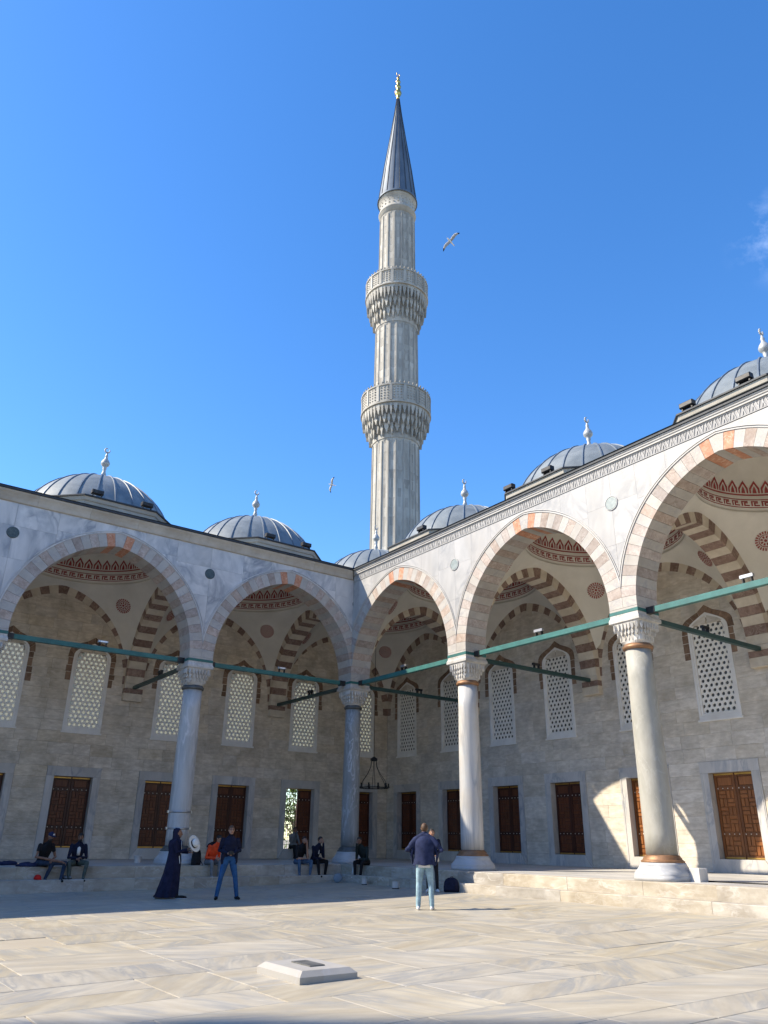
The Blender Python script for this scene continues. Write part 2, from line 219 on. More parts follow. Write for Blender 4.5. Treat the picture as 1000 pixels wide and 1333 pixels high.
# ------------------------------------------------------------------ mesh builder
class MB:
    def __init__(s): s.v = []; s.f = []; s.m = []; s.t = []; s.sm = []
    def add(s, vs, fs, mi=0, tone=0.0, smooth=False):
        o = len(s.v); s.v += [tuple(p) for p in vs]
        for f in fs: s.f.append([i+o for i in f]); s.m.append(mi); s.t.append(tone); s.sm.append(smooth)
        return s
    def box(s, x0, x1, y0, y1, z0, z1, mi=0, tone=0.0):
        return s.add([(x0, y0, z0), (x1, y0, z0), (x1, y1, z0), (x0, y1, z0), (x0, y0, z1), (x1, y0, z1), (x1, y1, z1), (x0, y1, z1)],
                     [(0, 3, 2, 1), (4, 5, 6, 7), (0, 1, 5, 4), (1, 2, 6, 5), (2, 3, 7, 6), (3, 0, 4, 7)], mi, tone)
    def chamfer(s, x0, x1, y0, y1, z0, z1, c, mi=0, tone=0.0):   # box with a chamfered -y (front) face
        return s.add([(x0, y0+c, z0), (x1, y0+c, z0), (x1, y1, z0), (x0, y1, z0), (x0, y0+c, z1), (x1, y0+c, z1), (x1, y1, z1), (x0, y1, z1),
                      (x0+c, y0, z0+c), (x1-c, y0, z0+c), (x1-c, y0, z1-c), (x0+c, y0, z1-c)],
                     [(0, 3, 2, 1), (4, 5, 6, 7), (1, 2, 6, 5), (2, 3, 7, 6), (3, 0, 4, 7), (8, 9, 10, 11), (0, 1, 9, 8), (1, 5, 10, 9), (5, 4, 11, 10), (4, 0, 8, 11)], mi, tone)
    def prism(s, poly, w0, w1, mi=0, tone=0.0, caps=(True, True)):   # poly in (x,z), extruded along y from w0 to w1 (counter-clockwise seen from -y)
        n = len(poly); vs = [(x, w0, z) for x, z in poly]+[(x, w1, z) for x, z in poly]
        fs = [(i, i+n, (i+1) % n+n, (i+1) % n) for i in range(n)]
        if caps[0]: fs.append(tuple(range(n)))
        if caps[1]: fs.append(tuple(range(2*n-1, n-1, -1)))
        return s.add(vs, fs, mi, tone)
    def lathe(s, prof, n=32, c=(0, 0, 0), mi=0, tone=0.0, smooth=True, shape=None, ph=0.0, caps=True):
        o = len(s.v); vs = []
        for k, (r, z) in enumerate(prof):
            for i in range(n):
                a = 2*math.pi*i/n+ph; rr = r*(shape(a, k) if shape else 1)
                vs.append((c[0]+rr*math.cos(a), c[1]+rr*math.sin(a), c[2]+z))
        fs = []
        for k in range(len(prof)-1):
            for i in range(n):
                j = (i+1) % n; fs.append((k*n+i, k*n+j, (k+1)*n+j, (k+1)*n+i))
        s.add(vs, fs, mi, tone, smooth)
        if caps:
            s.f.append([o+i for i in range(n-1, -1, -1)]); s.m.append(mi); s.t.append(tone); s.sm.append(False)
            b = o+(len(prof)-1)*n; s.f.append([b+i for i in range(n)]); s.m.append(mi); s.t.append(tone); s.sm.append(False)
        return s
    def tube(s, pts, rad, n=8, mi=0, tone=0.0, smooth=True):
        pts = [Vector(p) for p in pts]; rad = rad if isinstance(rad, (list, tuple)) else [rad]*len(pts)
        return s.loft(pts, rad, rad, None, n, mi, tone, smooth)
    def loft(s, pts, ra, rb, xdir=None, n=12, mi=0, tone=0.0, smooth=True, capround=False):
        pts = [Vector(p) for p in pts]; vs = []; prev = None
        for i, p in enumerate(pts):
            d = (pts[min(i+1, len(pts)-1)]-pts[max(i-1, 0)]).normalized()
            x = Vector(xdir) if xdir is not None else (prev if prev is not None else (Vector((0, 0, 1)) if abs(d.z) < .9 else Vector((1, 0, 0))))
            x = (x-d*x.dot(d)).normalized(); y = d.cross(x); prev = x
            for k in range(n):
                a = 2*math.pi*k/n; vs.append(p+x*(ra[i]*math.cos(a))+y*(rb[i]*math.sin(a)))
        fs = [(i*n+k, i*n+(k+1) % n, (i+1)*n+(k+1) % n, (i+1)*n+k) for i in range(len(pts)-1) for k in range(n)]
        fs.append(tuple(range(n-1, -1, -1))); fs.append(tuple(range((len(pts)-1)*n, len(pts)*n)))
        return s.add(vs, fs, mi, tone, smooth)
    def ell(s, c, r, mi=0, n=12, rot=None, tone=0.0):
        c = Vector(c); vs = []; h = n//2
        for i in range(h+1):
            p = math.pi*i/h
            for k in range(n):
                a = 2*math.pi*k/n; q = Vector((r[0]*math.sin(p)*math.cos(a), r[1]*math.sin(p)*math.sin(a), -r[2]*math.cos(p)))
                vs.append(c+(rot @ q if rot else q))
        fs = []
        for i in range(h):
            for k in range(n):
                f = (i*n+k, i*n+(k+1) % n, (i+1)*n+(k+1) % n, (i+1)*n+k)
                if i == 0: f = (k, n+(k+1) % n, n+k)
                elif i == h-1: f = (i*n+k, i*n+(k+1) % n, (i+1)*n+k)
                fs.append(f)
        return s.add(vs, fs, mi, tone, True)

WLOC = {}
def mesh_of(mb, name, mats, off=(0, 0, 0), side=None):
    """side None: verts are world; 'L'/'R': verts are (u along arcade, w into gallery, z)"""
    v = np.array(mb.v, dtype=np.float64).reshape(-1, 3)
    flip = False
    if side == 'L': v = np.stack([-v[:, 0], v[:, 1], v[:, 2]], 1); flip = True
    elif side == 'R': v = np.stack([v[:, 1], -v[:, 0], v[:, 2]], 1); flip = False
    elif side == 'S': v = np.stack([-v[:, 0], -46.5-v[:, 1], v[:, 2]], 1)
    elif side == 'W': v = np.stack([-49.7-v[:, 1], -v[:, 0], v[:, 2]], 1); flip = True
    v = v-np.array(off)
    fs = [f[::-1] for f in mb.f] if flip else mb.f
    me = bpy.data.meshes.new(name); me.from_pydata(v.tolist(), [], fs)
    for m in (mats if isinstance(mats, (list, tuple)) else [mats]): me.materials.append(m)
    me.polygons.foreach_set('material_index', mb.m)
    me.polygons.foreach_set('use_smooth', mb.sm)
    at = me.attributes.new('tone', 'FLOAT', 'FACE'); at.data.foreach_set('value', mb.t)
    me.update(); return me
def wpos(p): return WLOC.get(p.name, (0, 0, 0)) if p is not None else (0, 0, 0)
def link(name, me, parent=None, loc=(0, 0, 0)):
    o = bpy.data.objects.new(name, me); COL.objects.link(o); o.location = loc
    if parent is not None: o.parent = parent
    pw = wpos(parent); WLOC[o.name] = (pw[0]+loc[0], pw[1]+loc[1], pw[2]+loc[2]); return o
def obj(name, mb, mats, parent=None, side=None):
    return link(name, mesh_of(mb, name, mats, wpos(parent), side), parent)
def tag(o, label=None, cat=None, group=None, kind=None):
    if label: o['label'] = label
    if cat: o['category'] = cat
    if group: o['group'] = group
    if kind: o['kind'] = kind
    return o
def thing(name, label, cat, loc=(0, 0, 0), group=None):
    o = link(name, None, None, loc); o.empty_display_size = .3; return tag(o, label, cat, group)
def T(side, u, w, z):
    return (-u, w, z) if side == 'L' else (w, -u, z)
def copy_tree(o, loc, label=None, group=None):
    c = o.copy(); COL.objects.link(c); c.location = loc; WLOC[c.name] = tuple(loc)
    if label: c['label'] = label
    if group: c['group'] = group
    def rec(a, b):
        for ch in a.children:
            k = ch.copy(); COL.objects.link(k); k.parent = b; rec(ch, k)
    rec(o, c); return c

def clip(poly, x0, x1, z0, z1):
    def cut(P, f, inter):
        out = []
        for i in range(len(P)):
            a, b = P[i], P[(i+1) % len(P)]
            if f(a):
                out.append(a)
                if not f(b): out.append(inter(a, b))
            elif f(b): out.append(inter(a, b))
        return out
    def ix(x): return lambda a, b: (x, a[1]+(b[1]-a[1])*(x-a[0])/(b[0]-a[0]))
    def iz(z): return lambda a, b: (a[0]+(b[0]-a[0])*(z-a[1])/(b[1]-a[1]), z)
    for f, g in ((lambda p: p[0] >= x0, ix(x0)), (lambda p: p[0] <= x1, ix(x1)), (lambda p: p[1] >= z0, iz(z0)), (lambda p: p[1] <= z1, iz(z1))):
        if len(poly) < 3: return []
        poly = cut(poly, f, g)
    return poly
def area(p): return .5*sum(p[i][0]*p[(i+1) % len(p)][1]-p[(i+1) % len(p)][0]*p[i][1] for i in range(len(p)))

def arch_polys(N, R_=AR, c=AC, t=AT, z0=SPR, xmax=3.427, gap=.0035):
    tm = math.acos(c/R_); out = []
    for j in range(N):
        s0 = (j-N/2)/N*2*tm; s1 = (j+1-N/2)/N*2*tm
        s0 += gap/R_; s1 -= gap/R_
        ss = sorted(set([s0+(s1-s0)*k/3 for k in range(4)]+([0.0] if s0 < 0 < s1 else [])))
        inn, ou = [], []
        for s in ss:
            th = tm-abs(s); sg = 1 if s >= 0 else -1
            inn.append((sg*(-c+R_*math.cos(th)), z0+R_*math.sin(th)))
            if s == 0.0: ou.append((0.0, z0+math.sqrt((R_+t)**2-c*c)))
            else:
                rho = R_+t
                if math.cos(th) > 1e-6: rho = min(rho, (xmax+c)/math.cos(th))
                x = -c+rho*math.cos(th)
                if x < 0: x = 0.0; rho = c/math.cos(th)
                ou.append((sg*x, z0+rho*math.sin(th)))
        out.append(inn[::-1]+ou)
    return [p if area(p) > 0 else p[::-1] for p in out]

# ------------------------------------------------------------------ ground
ground = MB()
xs = [-900, -60, -30, -16, -11, -5.5, -1.4, 5, 900]; zs = [gz(x)-.012 for x in xs]; ys = [-900, -40, -1.4, 900]
vs = [(x, y, z) for y in ys for x, z in zip(xs, zs)]; nx = len(xs)
ground.add(vs, [(j*nx+i, j*nx+i+1, (j+1)*nx+i+1, (j+1)*nx+i) for j in range(len(ys)-1) for i in range(nx-1)])
G = tag(obj('courtyard_ground', ground, mt['earth']), kind='structure')
def slab_mb(x0, x1, y0, y1, tilt=0.0):
    g = .0055; b = .006; x0 += g; x1 -= g; y0 += g; y1 -= g; mb = MB()
    dz = [rng.uniform(-.002, .002) for _ in range(4)]
    c = [(x0, y0), (x1, y0), (x1, y1), (x0, y1)]; ci = [(x0+b, y0+b), (x1-b, y0+b), (x1-b, y1-b), (x0+b, y1-b)]
    v = [(x, y, gz(x)-.03) for x, y in c]+[(x, y, gz(x)-.004+d) for (x, y), d in zip(c, dz)]+[(x, y, gz(x)+d) for (x, y), d in zip(ci, dz)]
    mb.add(v, [(0, 1, 5, 4), (1, 2, 6, 5), (2, 3, 7, 6), (3, 0, 4, 7), (4, 5, 9, 8), (5, 6, 10, 9), (6, 7, 11, 10), (7, 4, 8, 11), (8, 9, 10, 11)], 0, rng.random()); return mb
slabs = []
y = -1.43
while y > -33:
    h = rng.choice([.85, 1.0, 1.15, 1.35]); x = -1.43-rng.uniform(0, .4)
    edges = [-1.43]
    while edges[-1] > -30:
        edges.append(edges[-1]-rng.choice([.9, 1.2, 1.5, 1.9, 2.3, 2.7]))
    for a, b in zip(edges[1:], edges[:-1]):
        cu = Vector(((a+b)/2, y-h/2, 0))-cam.location
        dep = cu.dot(fw); lat = cu.dot(r2)
        if dep > .3 and abs(lat) < dep*.56+2.0:
            if h > 1.1 and rng.random() < .3: slabs += [(a, b, y-h/2, y), (a, b, y-h, y-h/2)]
            else: slabs.append((a, b, y-h, y))
        elif -28 < a and y > -31 and False: pass
    y -= h
def dcam(t): return math.hypot((t[0]+t[1])/2-cam.location.x, (t[2]+t[3])/2-cam.location.y)
slabs.sort(key=dcam); slabs = [s for s in slabs if s[0] > -16.0-0*s[2] or dcam(s) < 14]
for s in slabs[:295]: obj('paving_slab', slab_mb(*s), mt['paving'], G)
if len(slabs) > 295:
    rest = MB()
    for s in slabs[295:]:
        m_ = slab_mb(*s); rest.add(m_.v, m_.f, 0, rng.random())
    tag(obj('paving_slabs_far', rest, mt['paving'], G), kind='stuff')
# paving out of view, one sheet level with the slabs' joints
tag(ground and G, kind='structure')

# ------------------------------------------------------------------ platform and steps
pl = MB()
pl.box(-48, -.06, -.55, D+.6, -.4, PZ-.02); pl.box(-.06+.004, D+.6, -48, -.55, -.4, PZ-.02); pl.box(-.05, D+.6, -.545, D+.6, -.4, PZ-.021)
pl.box(-.6, -.055, -48, -.56, -.4, PZ-.0205)
P0 = tag(obj('gallery_platform', pl, mt['floor']), kind='structure')
def flat_slab(x0, x1, y0, y1, z0, z1, c=.006, tone=None):
    mb = MB(); tone = rng.random() if tone is None else tone
    v = [(x0, y0, z0), (x1, y0, z0), (x1, y1, z0), (x0, y1, z0), (x0, y0, z1-c), (x1, y0, z1-c), (x1, y1, z1-c), (x0, y1, z1-c), (x0+c, y0+c, z1), (x1-c, y0+c, z1), (x1-c, y1-c, z1), (x0+c, y1-c, z1)]
    return mb.add(v, [(0, 3, 2, 1), (0, 1, 5, 4), (1, 2, 6, 5), (2, 3, 7, 6), (3, 0, 4, 7), (4, 5, 9, 8), (5, 6, 10, 9), (6, 7, 11, 10), (7, 4, 8, 11), (8, 9, 10, 11)], 0, tone)
g = .003
yy = -.5
while yy < D-.1:
    h = rng.choice([.9, 1.1, 1.3]); h = min(h, D-.01-yy); x = -.5
    while x > -16.5:
        l = rng.choice([1.0, 1.4, 1.8])
        obj('floor_slab', flat_slab(x-l+g, x-g, yy+g, yy+h-g, PZ-.03, PZ), mt['floor'], P0); x -= l
    yy += h
xx = -.5
while xx < D-.1:
    h = rng.choice([.9, 1.1, 1.3]); h = min(h, D-.01-xx); y = D-.01 if xx >= 0 else -.5
    y = D-.01 if xx > -.45 else -.51
    if xx <= -.45: y = -.51
    while y > -20:
        l = rng.choice([1.0, 1.4, 1.8])
        obj('floor_slab', flat_slab(xx+g, xx+h-g, y-l+g, y-g, PZ-.03, PZ), mt['floor'], P0); y -= l
    xx += h
# edge blocks: upper course (top = platform level) and lower step
def step_run(along, lim, front, back, z0f, z1):
    p = -1.0 if front == -1.0 else -1.4
    first = True
    while p > lim:
        l = rng.choice([1.1, 1.5, 1.9, 2.3]); a, b = p-l+g, p-g
        if along == 'x':
            z0 = z0f
            mb = flat_slab(a, b, front+rng.uniform(-.006, .006), back, z0, z1+rng.uniform(-.003, .003), .014)
        else: mb = flat_slab(front+rng.uniform(-.006, .006), back, a, b, z0f, z1+rng.uniform(-.003, .003), .014)
        obj('step_block', mb, mt['step'], P0); p -= l
step_run('x', -17, -1.0, -.5, .12, PZ); step_run('x', -17, -1.4, -1.005, -.3, .205)
step_run('y', -22, -1.0, -.5, .12, PZ); step_run('y', -22, -1.4, -1.005, -.3, .235)
obj('step_block', flat_slab(-.998, -.502, -.998, -.502, .12, PZ, .01), mt['step'], P0)
obj('step_block', flat_slab(-1.398, -1.007, -1.398, -1.007, -.3, .22, .01), mt['step'], P0)

# ------------------------------------------------------------------ gallery walls (blocks, windows, shutters, wall arches)
OPEN = {'L': [-4.92, -1.58]+[S*(k+.5)+s for k in range(4) for s in (-1.62, 1.62)], 'R': [-4.9, -1.5]+[S*(k+.5)+s for k in range(4) for s in (-1.62, 1.62)]}
def out_outline(h, zb, sh, ap):
    """closed outline of a window with a pointed four-centred head, half width h"""
    k = h/.76
    R_ = [(h, zb), (h, sh-.02), (h*.985, sh+.12), (h*.93, sh+.22), (h*.82, sh+.31), (h*.62, sh+.405), (h*.3, sh+.5*(ap-sh)+.21), (0, ap)]
    return R_+[(-x, z) for x, z in R_[-2::-1]]
W_OUT = out_outline(.76, 5.16, 8.1, 8.74); W_IN = out_outline(.60, 5.36, 8.06, 8.56)
def wide_at(z, o=W_OUT):
    best = 0
    for (x0, z0), (x1, z1) in zip(o[:8], o[1:9]):
        if min(z0, z1) <= z <= max(z0, z1) and z1 != z0: best = max(best, x0+(x1-x0)*(z-z0)/(z1-z0))
    return best
def sub(ints, holes):
    for a, b in holes:
        n = []
        for c, d in ints:
            if b <= c or a >= d: n.append((c, d)); continue
            if a > c: n.append((c, a))
            if b < d: n.append((b, d))
        ints = n
    return ints

def frame_mb(front=-.02):
    mb = MB(); n = len(W_OUT); mid = [((a[0]*.45+b[0]*.55), (a[1]*.45+b[1]*.55)) for a, b in zip(W_OUT, W_IN)]
    rings = [[(x, .10, z) for x, z in W_OUT], [(x, front, z) for x, z in W_OUT], [(x, front, z) for x, z in mid], [(x, front+.022, z) for x, z in mid], [(x, front+.022, z) for x, z in W_IN], [(x, .10, z) for x, z in W_IN]]
    vs = [p for r in rings for p in r]
    fs = [(k*n+i, k*n+(i+1) % n, (k+1)*n+(i+1) % n, (k+1)*n+i) for k in range(5) for i in range(n)]
    mb.add(vs, fs); mb.box(-.80, .80, front-.035, .02, 5.10, 5.165); return mb
def lattice_mb():
    mb = MB(); P = .192; ro = P/math.sqrt(3); rh = .0635; rowh = P*math.sqrt(3)/2; r = 0; z = 5.28
    while z < 8.66:
        w = wide_at(min(max(z, 5.17), 8.73)); n = int((w-.04)/P)+1
        for k in range(-n, n+1):
            x = k*P+(P/2 if r % 2 else 0)
            if abs(x) > w-.07: continue
            vs, fs = [], []
            for i in range(12):
                a = math.pi/6*i+math.pi/6
                rr = ro if i % 2 == 0 else ro*math.cos(math.pi/6)
                ca, sa = math.cos(a), math.sin(a)
                vs += [(x+rr*ca, .045, z+rr*sa), (x+rh*ca, .045, z+rh*sa), (x+rh*.86*ca, .075, z+rh*.86*sa)]
            for i in range(12):
                j = (i+1) % 12; fs += [(3*i, 3*i+1, 3*j+1, 3*j), (3*i+1, 3*i+2, 3*j+2, 3*j+1)]
            mb.add(vs, [f[::-1] for f in fs])
        z += rowh; r += 1
    return mb
def glass_mb():
    mb = MB(); mb.prism([(x*1.05, z) for x, z in out_outline(.62, 5.3, 8.06, 8.6)], .078, .088); return mb
def leaf_mb():   # one shutter leaf, x 0..0.715, z 0..2.55, front at y=0
    mb = MB(); w, h = .715, 2.55
    mb.box(0, w, .03, .07, 0, h)
    mb.box(0, .085, 0, .03, 0, h); mb.box(w-.085, w, 0, .03, 0, h)
    for z0, z1 in ((0.0, .1), (.66, .78), (2.02, 2.14), (2.45, h)): mb.box(.085, w-.085, .001, .03, z0, z1)
    return mb
def strap_mb():
    mb = MB(); w = .715
    def panel(z0, z1, rows):
        x0, x1 = .09, w-.09; cw = (x1-x0)/2; ch = (z1-z0)/rows; b = .045
        for r in range(rows):
            for c in range(2):
                a, d = x0+c*cw, z0+r*ch; t = .5*rng.random()
                if (r+c) % 2: 
                    for k in range(2): mb.chamfer(a+.011+k*cw*.5, a+cw*.5-.011+k*cw*.5, .004, .03, d+.008, d+ch-.008, .008, 0, rng.random())
                else:
                    for k in range(2): mb.chamfer(a+.008, a+cw-.008, .004, .03, d+.011+k*ch*.5, d+ch*.5-.011+k*ch*.5, .008, 0, rng.random())
        
    panel(.10, .66, 2); panel(.78, 2.02, 5)
    mb.chamfer(.12, w-.12, .012, .03, 2.17, 2.42, .01)
    return mb
def stud_mb():
    mb = MB()
    for z in (.72, 2.08):
        for k in range(4):
            x = .1+(.715-.2)*k/3; mb.lathe([(.02, 0), (.017, .008), (.008, .014)], 8, (0, 0, 0))
            for i in range(len(mb.v)-24, len(mb.v)):
                a, b, c = mb.v[i]; mb.v[i] = (x+a, -c, z+b)
    return mb
def brass_mb():
    mb = MB(); mb.box(.02, .695, -.006, -.001, .005, .05); mb.box(.02, .695, -.006, -.001, 2.485, 2.535); return mb

SHARED = {}
def shared(key, f, mats, side):
    k = (key, side)
    if k not in SHARED: SHARED[k] = mesh_of(f() if callable(f) else f, key, mats, (0, 0, 0), side)
    return SHARED[k]

VISU = {'L': (-D, 16.5), 'R': (-D, 20.5)}
def shift(p, o): return (p[0]-o[0], p[1]-o[1], p[2]-o[2])
def build_wall(side):
    rough_ = 'ashlar' if side == 'L' else 'ashlar_grey'
    lab = ('shaded beige stone gallery wall on the left with backlit pale lattice windows' if side == 'L' else 'grey beige stone gallery wall on the right with dark lattice windows and sunlit patches')
    base = T(side, 0, D, PZ); wt = thing('gallery_wall', lab, 'wall', base)
    u0 = -D-(0.55 if side == 'L' else 0.0); u1 = 30.0
    ops = OPEN[side]
    back = MB()
    zb = [.3, .93, 3.48, 5.3, 8.1, 8.3, 8.45, 12.6]
    for a, b in zip(zb[:-1], zb[1:]):
        holes = []
        for c in ops:
            if a == .93: holes.append((c-.75, c+.75))
            elif a == 5.3: holes.append((c-.66, c+.66))
            elif a == 8.1: holes.append((c-.56, c+.56))
            elif a == 8.3: holes.append((c-.38, c+.38))
        for p, q in sub([(u0, u1)], holes): back.box(p, q, D+.032, D+(.55 if a < 5 or side == 'R' else .17), a, b, 0)
    obj('wall_core', back, mt['mortar'], wt, side)
    # ashlar blocks
    blocks = []
    cz = list(np.linspace(PZ+.002, 3.84, 9))+list(np.linspace(3.84, 5.16, 4))[1:]+list(np.linspace(5.16, 8.74, 10))[1:]+list(np.linspace(8.74, 11.6, 8))[1:]
    for a, b in zip(cz[:-1], cz[1:]):
        m = (a+b)/2; holes = []
        for c in ops:
            if m < 3.84: holes.append((c-1.035, c+1.035))
            elif 5.1 < m < 8.74:
                w = wide_at(min(b, 8.73))-.03 if b > 8.1 else .757
                holes.append((c-max(w, .02), c+max(w, .02)))
        for p, q in sub([(-D+.002, 30.0)], holes):
            L_ = q-p; n = max(1, round(L_/rng.uniform(.8, 1.15))); cuts = [p]
            for i in range(1, n): cuts.append(p+L_*(i+rng.uniform(-.22, .22))/n)
            cuts.append(q)
            for x0, x1 in zip(cuts[:-1], cuts[1:]): blocks.append((x0, x1, a, b))
    cam_u, cam_w = (17.74, -26.42) if side == 'L' else (26.42, -17.74)
    def key(k):
        x0, x1, a, b = k; m = (x0+x1)/2
        vis = VISU[side][0] <= m <= VISU[side][1] and (b < 10.6)
        return (0 if vis else 1, -(x1-x0)*(b-a)/((m-cam_u)**2+(D-cam_w)**2))
    blocks.sort(key=key)
    gp = .0018
    rest = MB()
    for i, (x0, x1, a, b) in enumerate(blocks):
        mb = MB() if i < 296 else rest
        j = rng.uniform(-.004, .003)
        mb.chamfer(x0+gp, x1-gp, D+j, D+.04, a+gp, b-gp, .0035, 0, rng.random())
        if i < 296: obj('stone_block', mb, mt[rough_], wt, side)
    tag(obj('stone_blocks', rest, mt[rough_], wt, side), kind='stuff')
    bo = base
    # door surrounds, shutters, windows
    gl = mt['glass_pale'] if side == 'L' else mt['glass_shaded']
    for i, c in enumerate(ops):
        vis = VISU[side][0] <= c <= VISU[side][1]
        if not vis: continue
        o = shift(T(side, c, D, 0), bo)
        def part(name, key, f, mats, parent=wt, off=(0, 0, 0)):
            oo = T(side, *off); 
            return link(name, shared(key, f, mats, side), parent, (o[0]+oo[0], o[1]+oo[1], o[2]+oo[2]) if parent is wt else oo)
        lin = lambda: MB().prism([(-1.03, 3.49), (1.03, 3.49), (1.03, 3.80), (1.06, 3.81), (1.06, 3.84), (-1.06, 3.84), (-1.06, 3.81), (-1.03, 3.80)], -.025, .26)
        part('lintel', 'lintel', lin, mt['surround'])
        part('jamb', 'jamb_a', lambda: MB().prism([(-1.03, PZ+.003), (-.745, .9), (-.745, 3.487), (-1.03, 3.487)], -.022, .26).box(-.99, -.95, -.034, -.0221, PZ+.25, 3.48), mt['surround'])
        part('jamb', 'jamb_b', lambda: MB().prism([(1.03, PZ+.003), (1.03, 3.487), (.745, 3.487), (.745, .9)], -.022, .26).box(.95, .99, -.034, -.0221, PZ+.25, 3.48), mt['surround'])
        part('sill', 'sill', lambda: MB().prism([(-1.02, PZ+.004), (1.02, PZ+.004), (.748, .925), (-.748, .925)], -.06, .27), mt['surround'])
        is_open = side == 'L' and abs(c+1.58) < .01
        for s in (0, 1):
            if is_open and s == 1:
                lf = link('shutter_leaf', shared('leaf', leaf_mb, mt['wood'], side), wt, shift(T(side, c+.74, D+1.06, .935), bo)); lf.rotation_euler.z = R(-82)
                continue
            fr_ = side == 'R' and c > 7.5; sx_ = '_orange' if fr_ else ''
            lf = part('shutter_leaf', 'leaf'+sx_, leaf_mb, mt['wood_orange' if fr_ else 'wood'], wt, (-.722+s*.729, .24, .935))
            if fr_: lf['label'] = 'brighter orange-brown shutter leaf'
            if is_open: lf['label'] = 'single closed shutter leaf beside the open half'
            part('strapwork', 'strap'+sx_, strap_mb, mt['wood_orange_strap' if fr_ else 'wood_light'], lf, (0, 0, 0)); tag(part('studs', 'stud', stud_mb, mt['stud'], lf), kind='stuff'); part('brass_strip', 'brass', brass_mb, mt['brass'], lf)
        if is_open:
            gm = MB()
            for k in range(7): gm.tube([(.06+k*.105, .33, .93), (.06+k*.105, .33, 3.48)], .011, 6)
            for k in range(9): gm.tube([(0.0, .33, 1.1+k*.28), (.745, .33, 1.1+k*.28)], .009, 6)
            link('window_grille', mesh_of(gm, 'window_grille', mt['iron'], (0, 0, 0), side), wt, o)
        else:
            part('door_backing', 'dback', lambda: MB().box(-.75, .75, .36, .40, .93, 3.49), mt['wood'])
        wf = part('window', 'window_frame', frame_mb, mt['frame_white'])
        part('lattice', 'lattice', lattice_mb, mt['lattice'], wf); part('glass_pane', 'glass', glass_mb, gl, wf)
        if side == 'R': part('dark_backing', 'wback', lambda: MB().box(-.7, .7, .30, .34, 5.2, 8.7), mt['iron'], wf)  # dark sheet standing in for the shade beyond the right-hand windows
        # brown relieving bricks over the head
        pts = [(x, z) for x, z in W_OUT if z > 8.0]
        ou = [(x*1.27, z+.17+(.10 if abs(x) < .01 else 0)) if abs(x) < .75 else (x*1.30, z) for x, z in pts]
        segs = [(pts[k], pts[k+1], ou[k+1], ou[k]) for k in range(len(pts)-1)]
        z = 8.06
        for sd in (1, -1):
            zz = 8.07
            while zz > 7.25:
                h = rng.uniform(.2, .34); wv = rng.uniform(.17, .24); x0 = .763*sd; segs.append(((x0, zz-h), (x0+wv*sd, zz-h), (x0+wv*sd, zz), (x0, zz))); zz -= h+.01
        for q in segs:
            cx = sum(p[0] for p in q)/4; cz_ = sum(p[1] for p in q)/4
            q = [(cx+(x-cx)*.965, cz_+(z_-cz_)*.95) for x, z_ in q]
            if area(q) < 0: q = q[::-1]
            obj('relieving_brick', MB().prism([(c+x, z_) for x, z_ in q], D-.012, D+.03, 0, rng.random()), mt['brick'], wt, side)
    # wall arches (decorative voussoirs)
    polys = arch_polys(29, AR, AC, .37, SPR-.02, 3.40)
    mw = [[mesh_of(MB().prism(p, D-.022, D+.03, 0, rng.random()), 'wall_arch_stone', mt['in_dark' if j % 2 == 0 else 'in_cream'], (0, 0, 0), side) for j, p in enumerate(polys)]][0]
    for bc in [-D/2]+[S*(k+.5) for k in range(3)]:
        for me in mw: link('wall_arch_stone', me, wt, shift(T(side, bc, 0, 0), bo))
    # corbels under the cross arches
    for k in range(4):
        u = S*k
        for n_, (z0, z1, mk) in enumerate([(6.55, 6.86, 'in_cream'), (6.865, 7.06, 'in_dark'), (7.065, 7.245, 'in_cream')]):
            obj('corbel_stone', MB().chamfer(u-.39, u+.39, D-.24, D-.001, z0, z1, .012, 0, rng.random()), mt[mk], wt, side)
    return wt
WALL = {s: build_wall(s) for s in 'LR'}

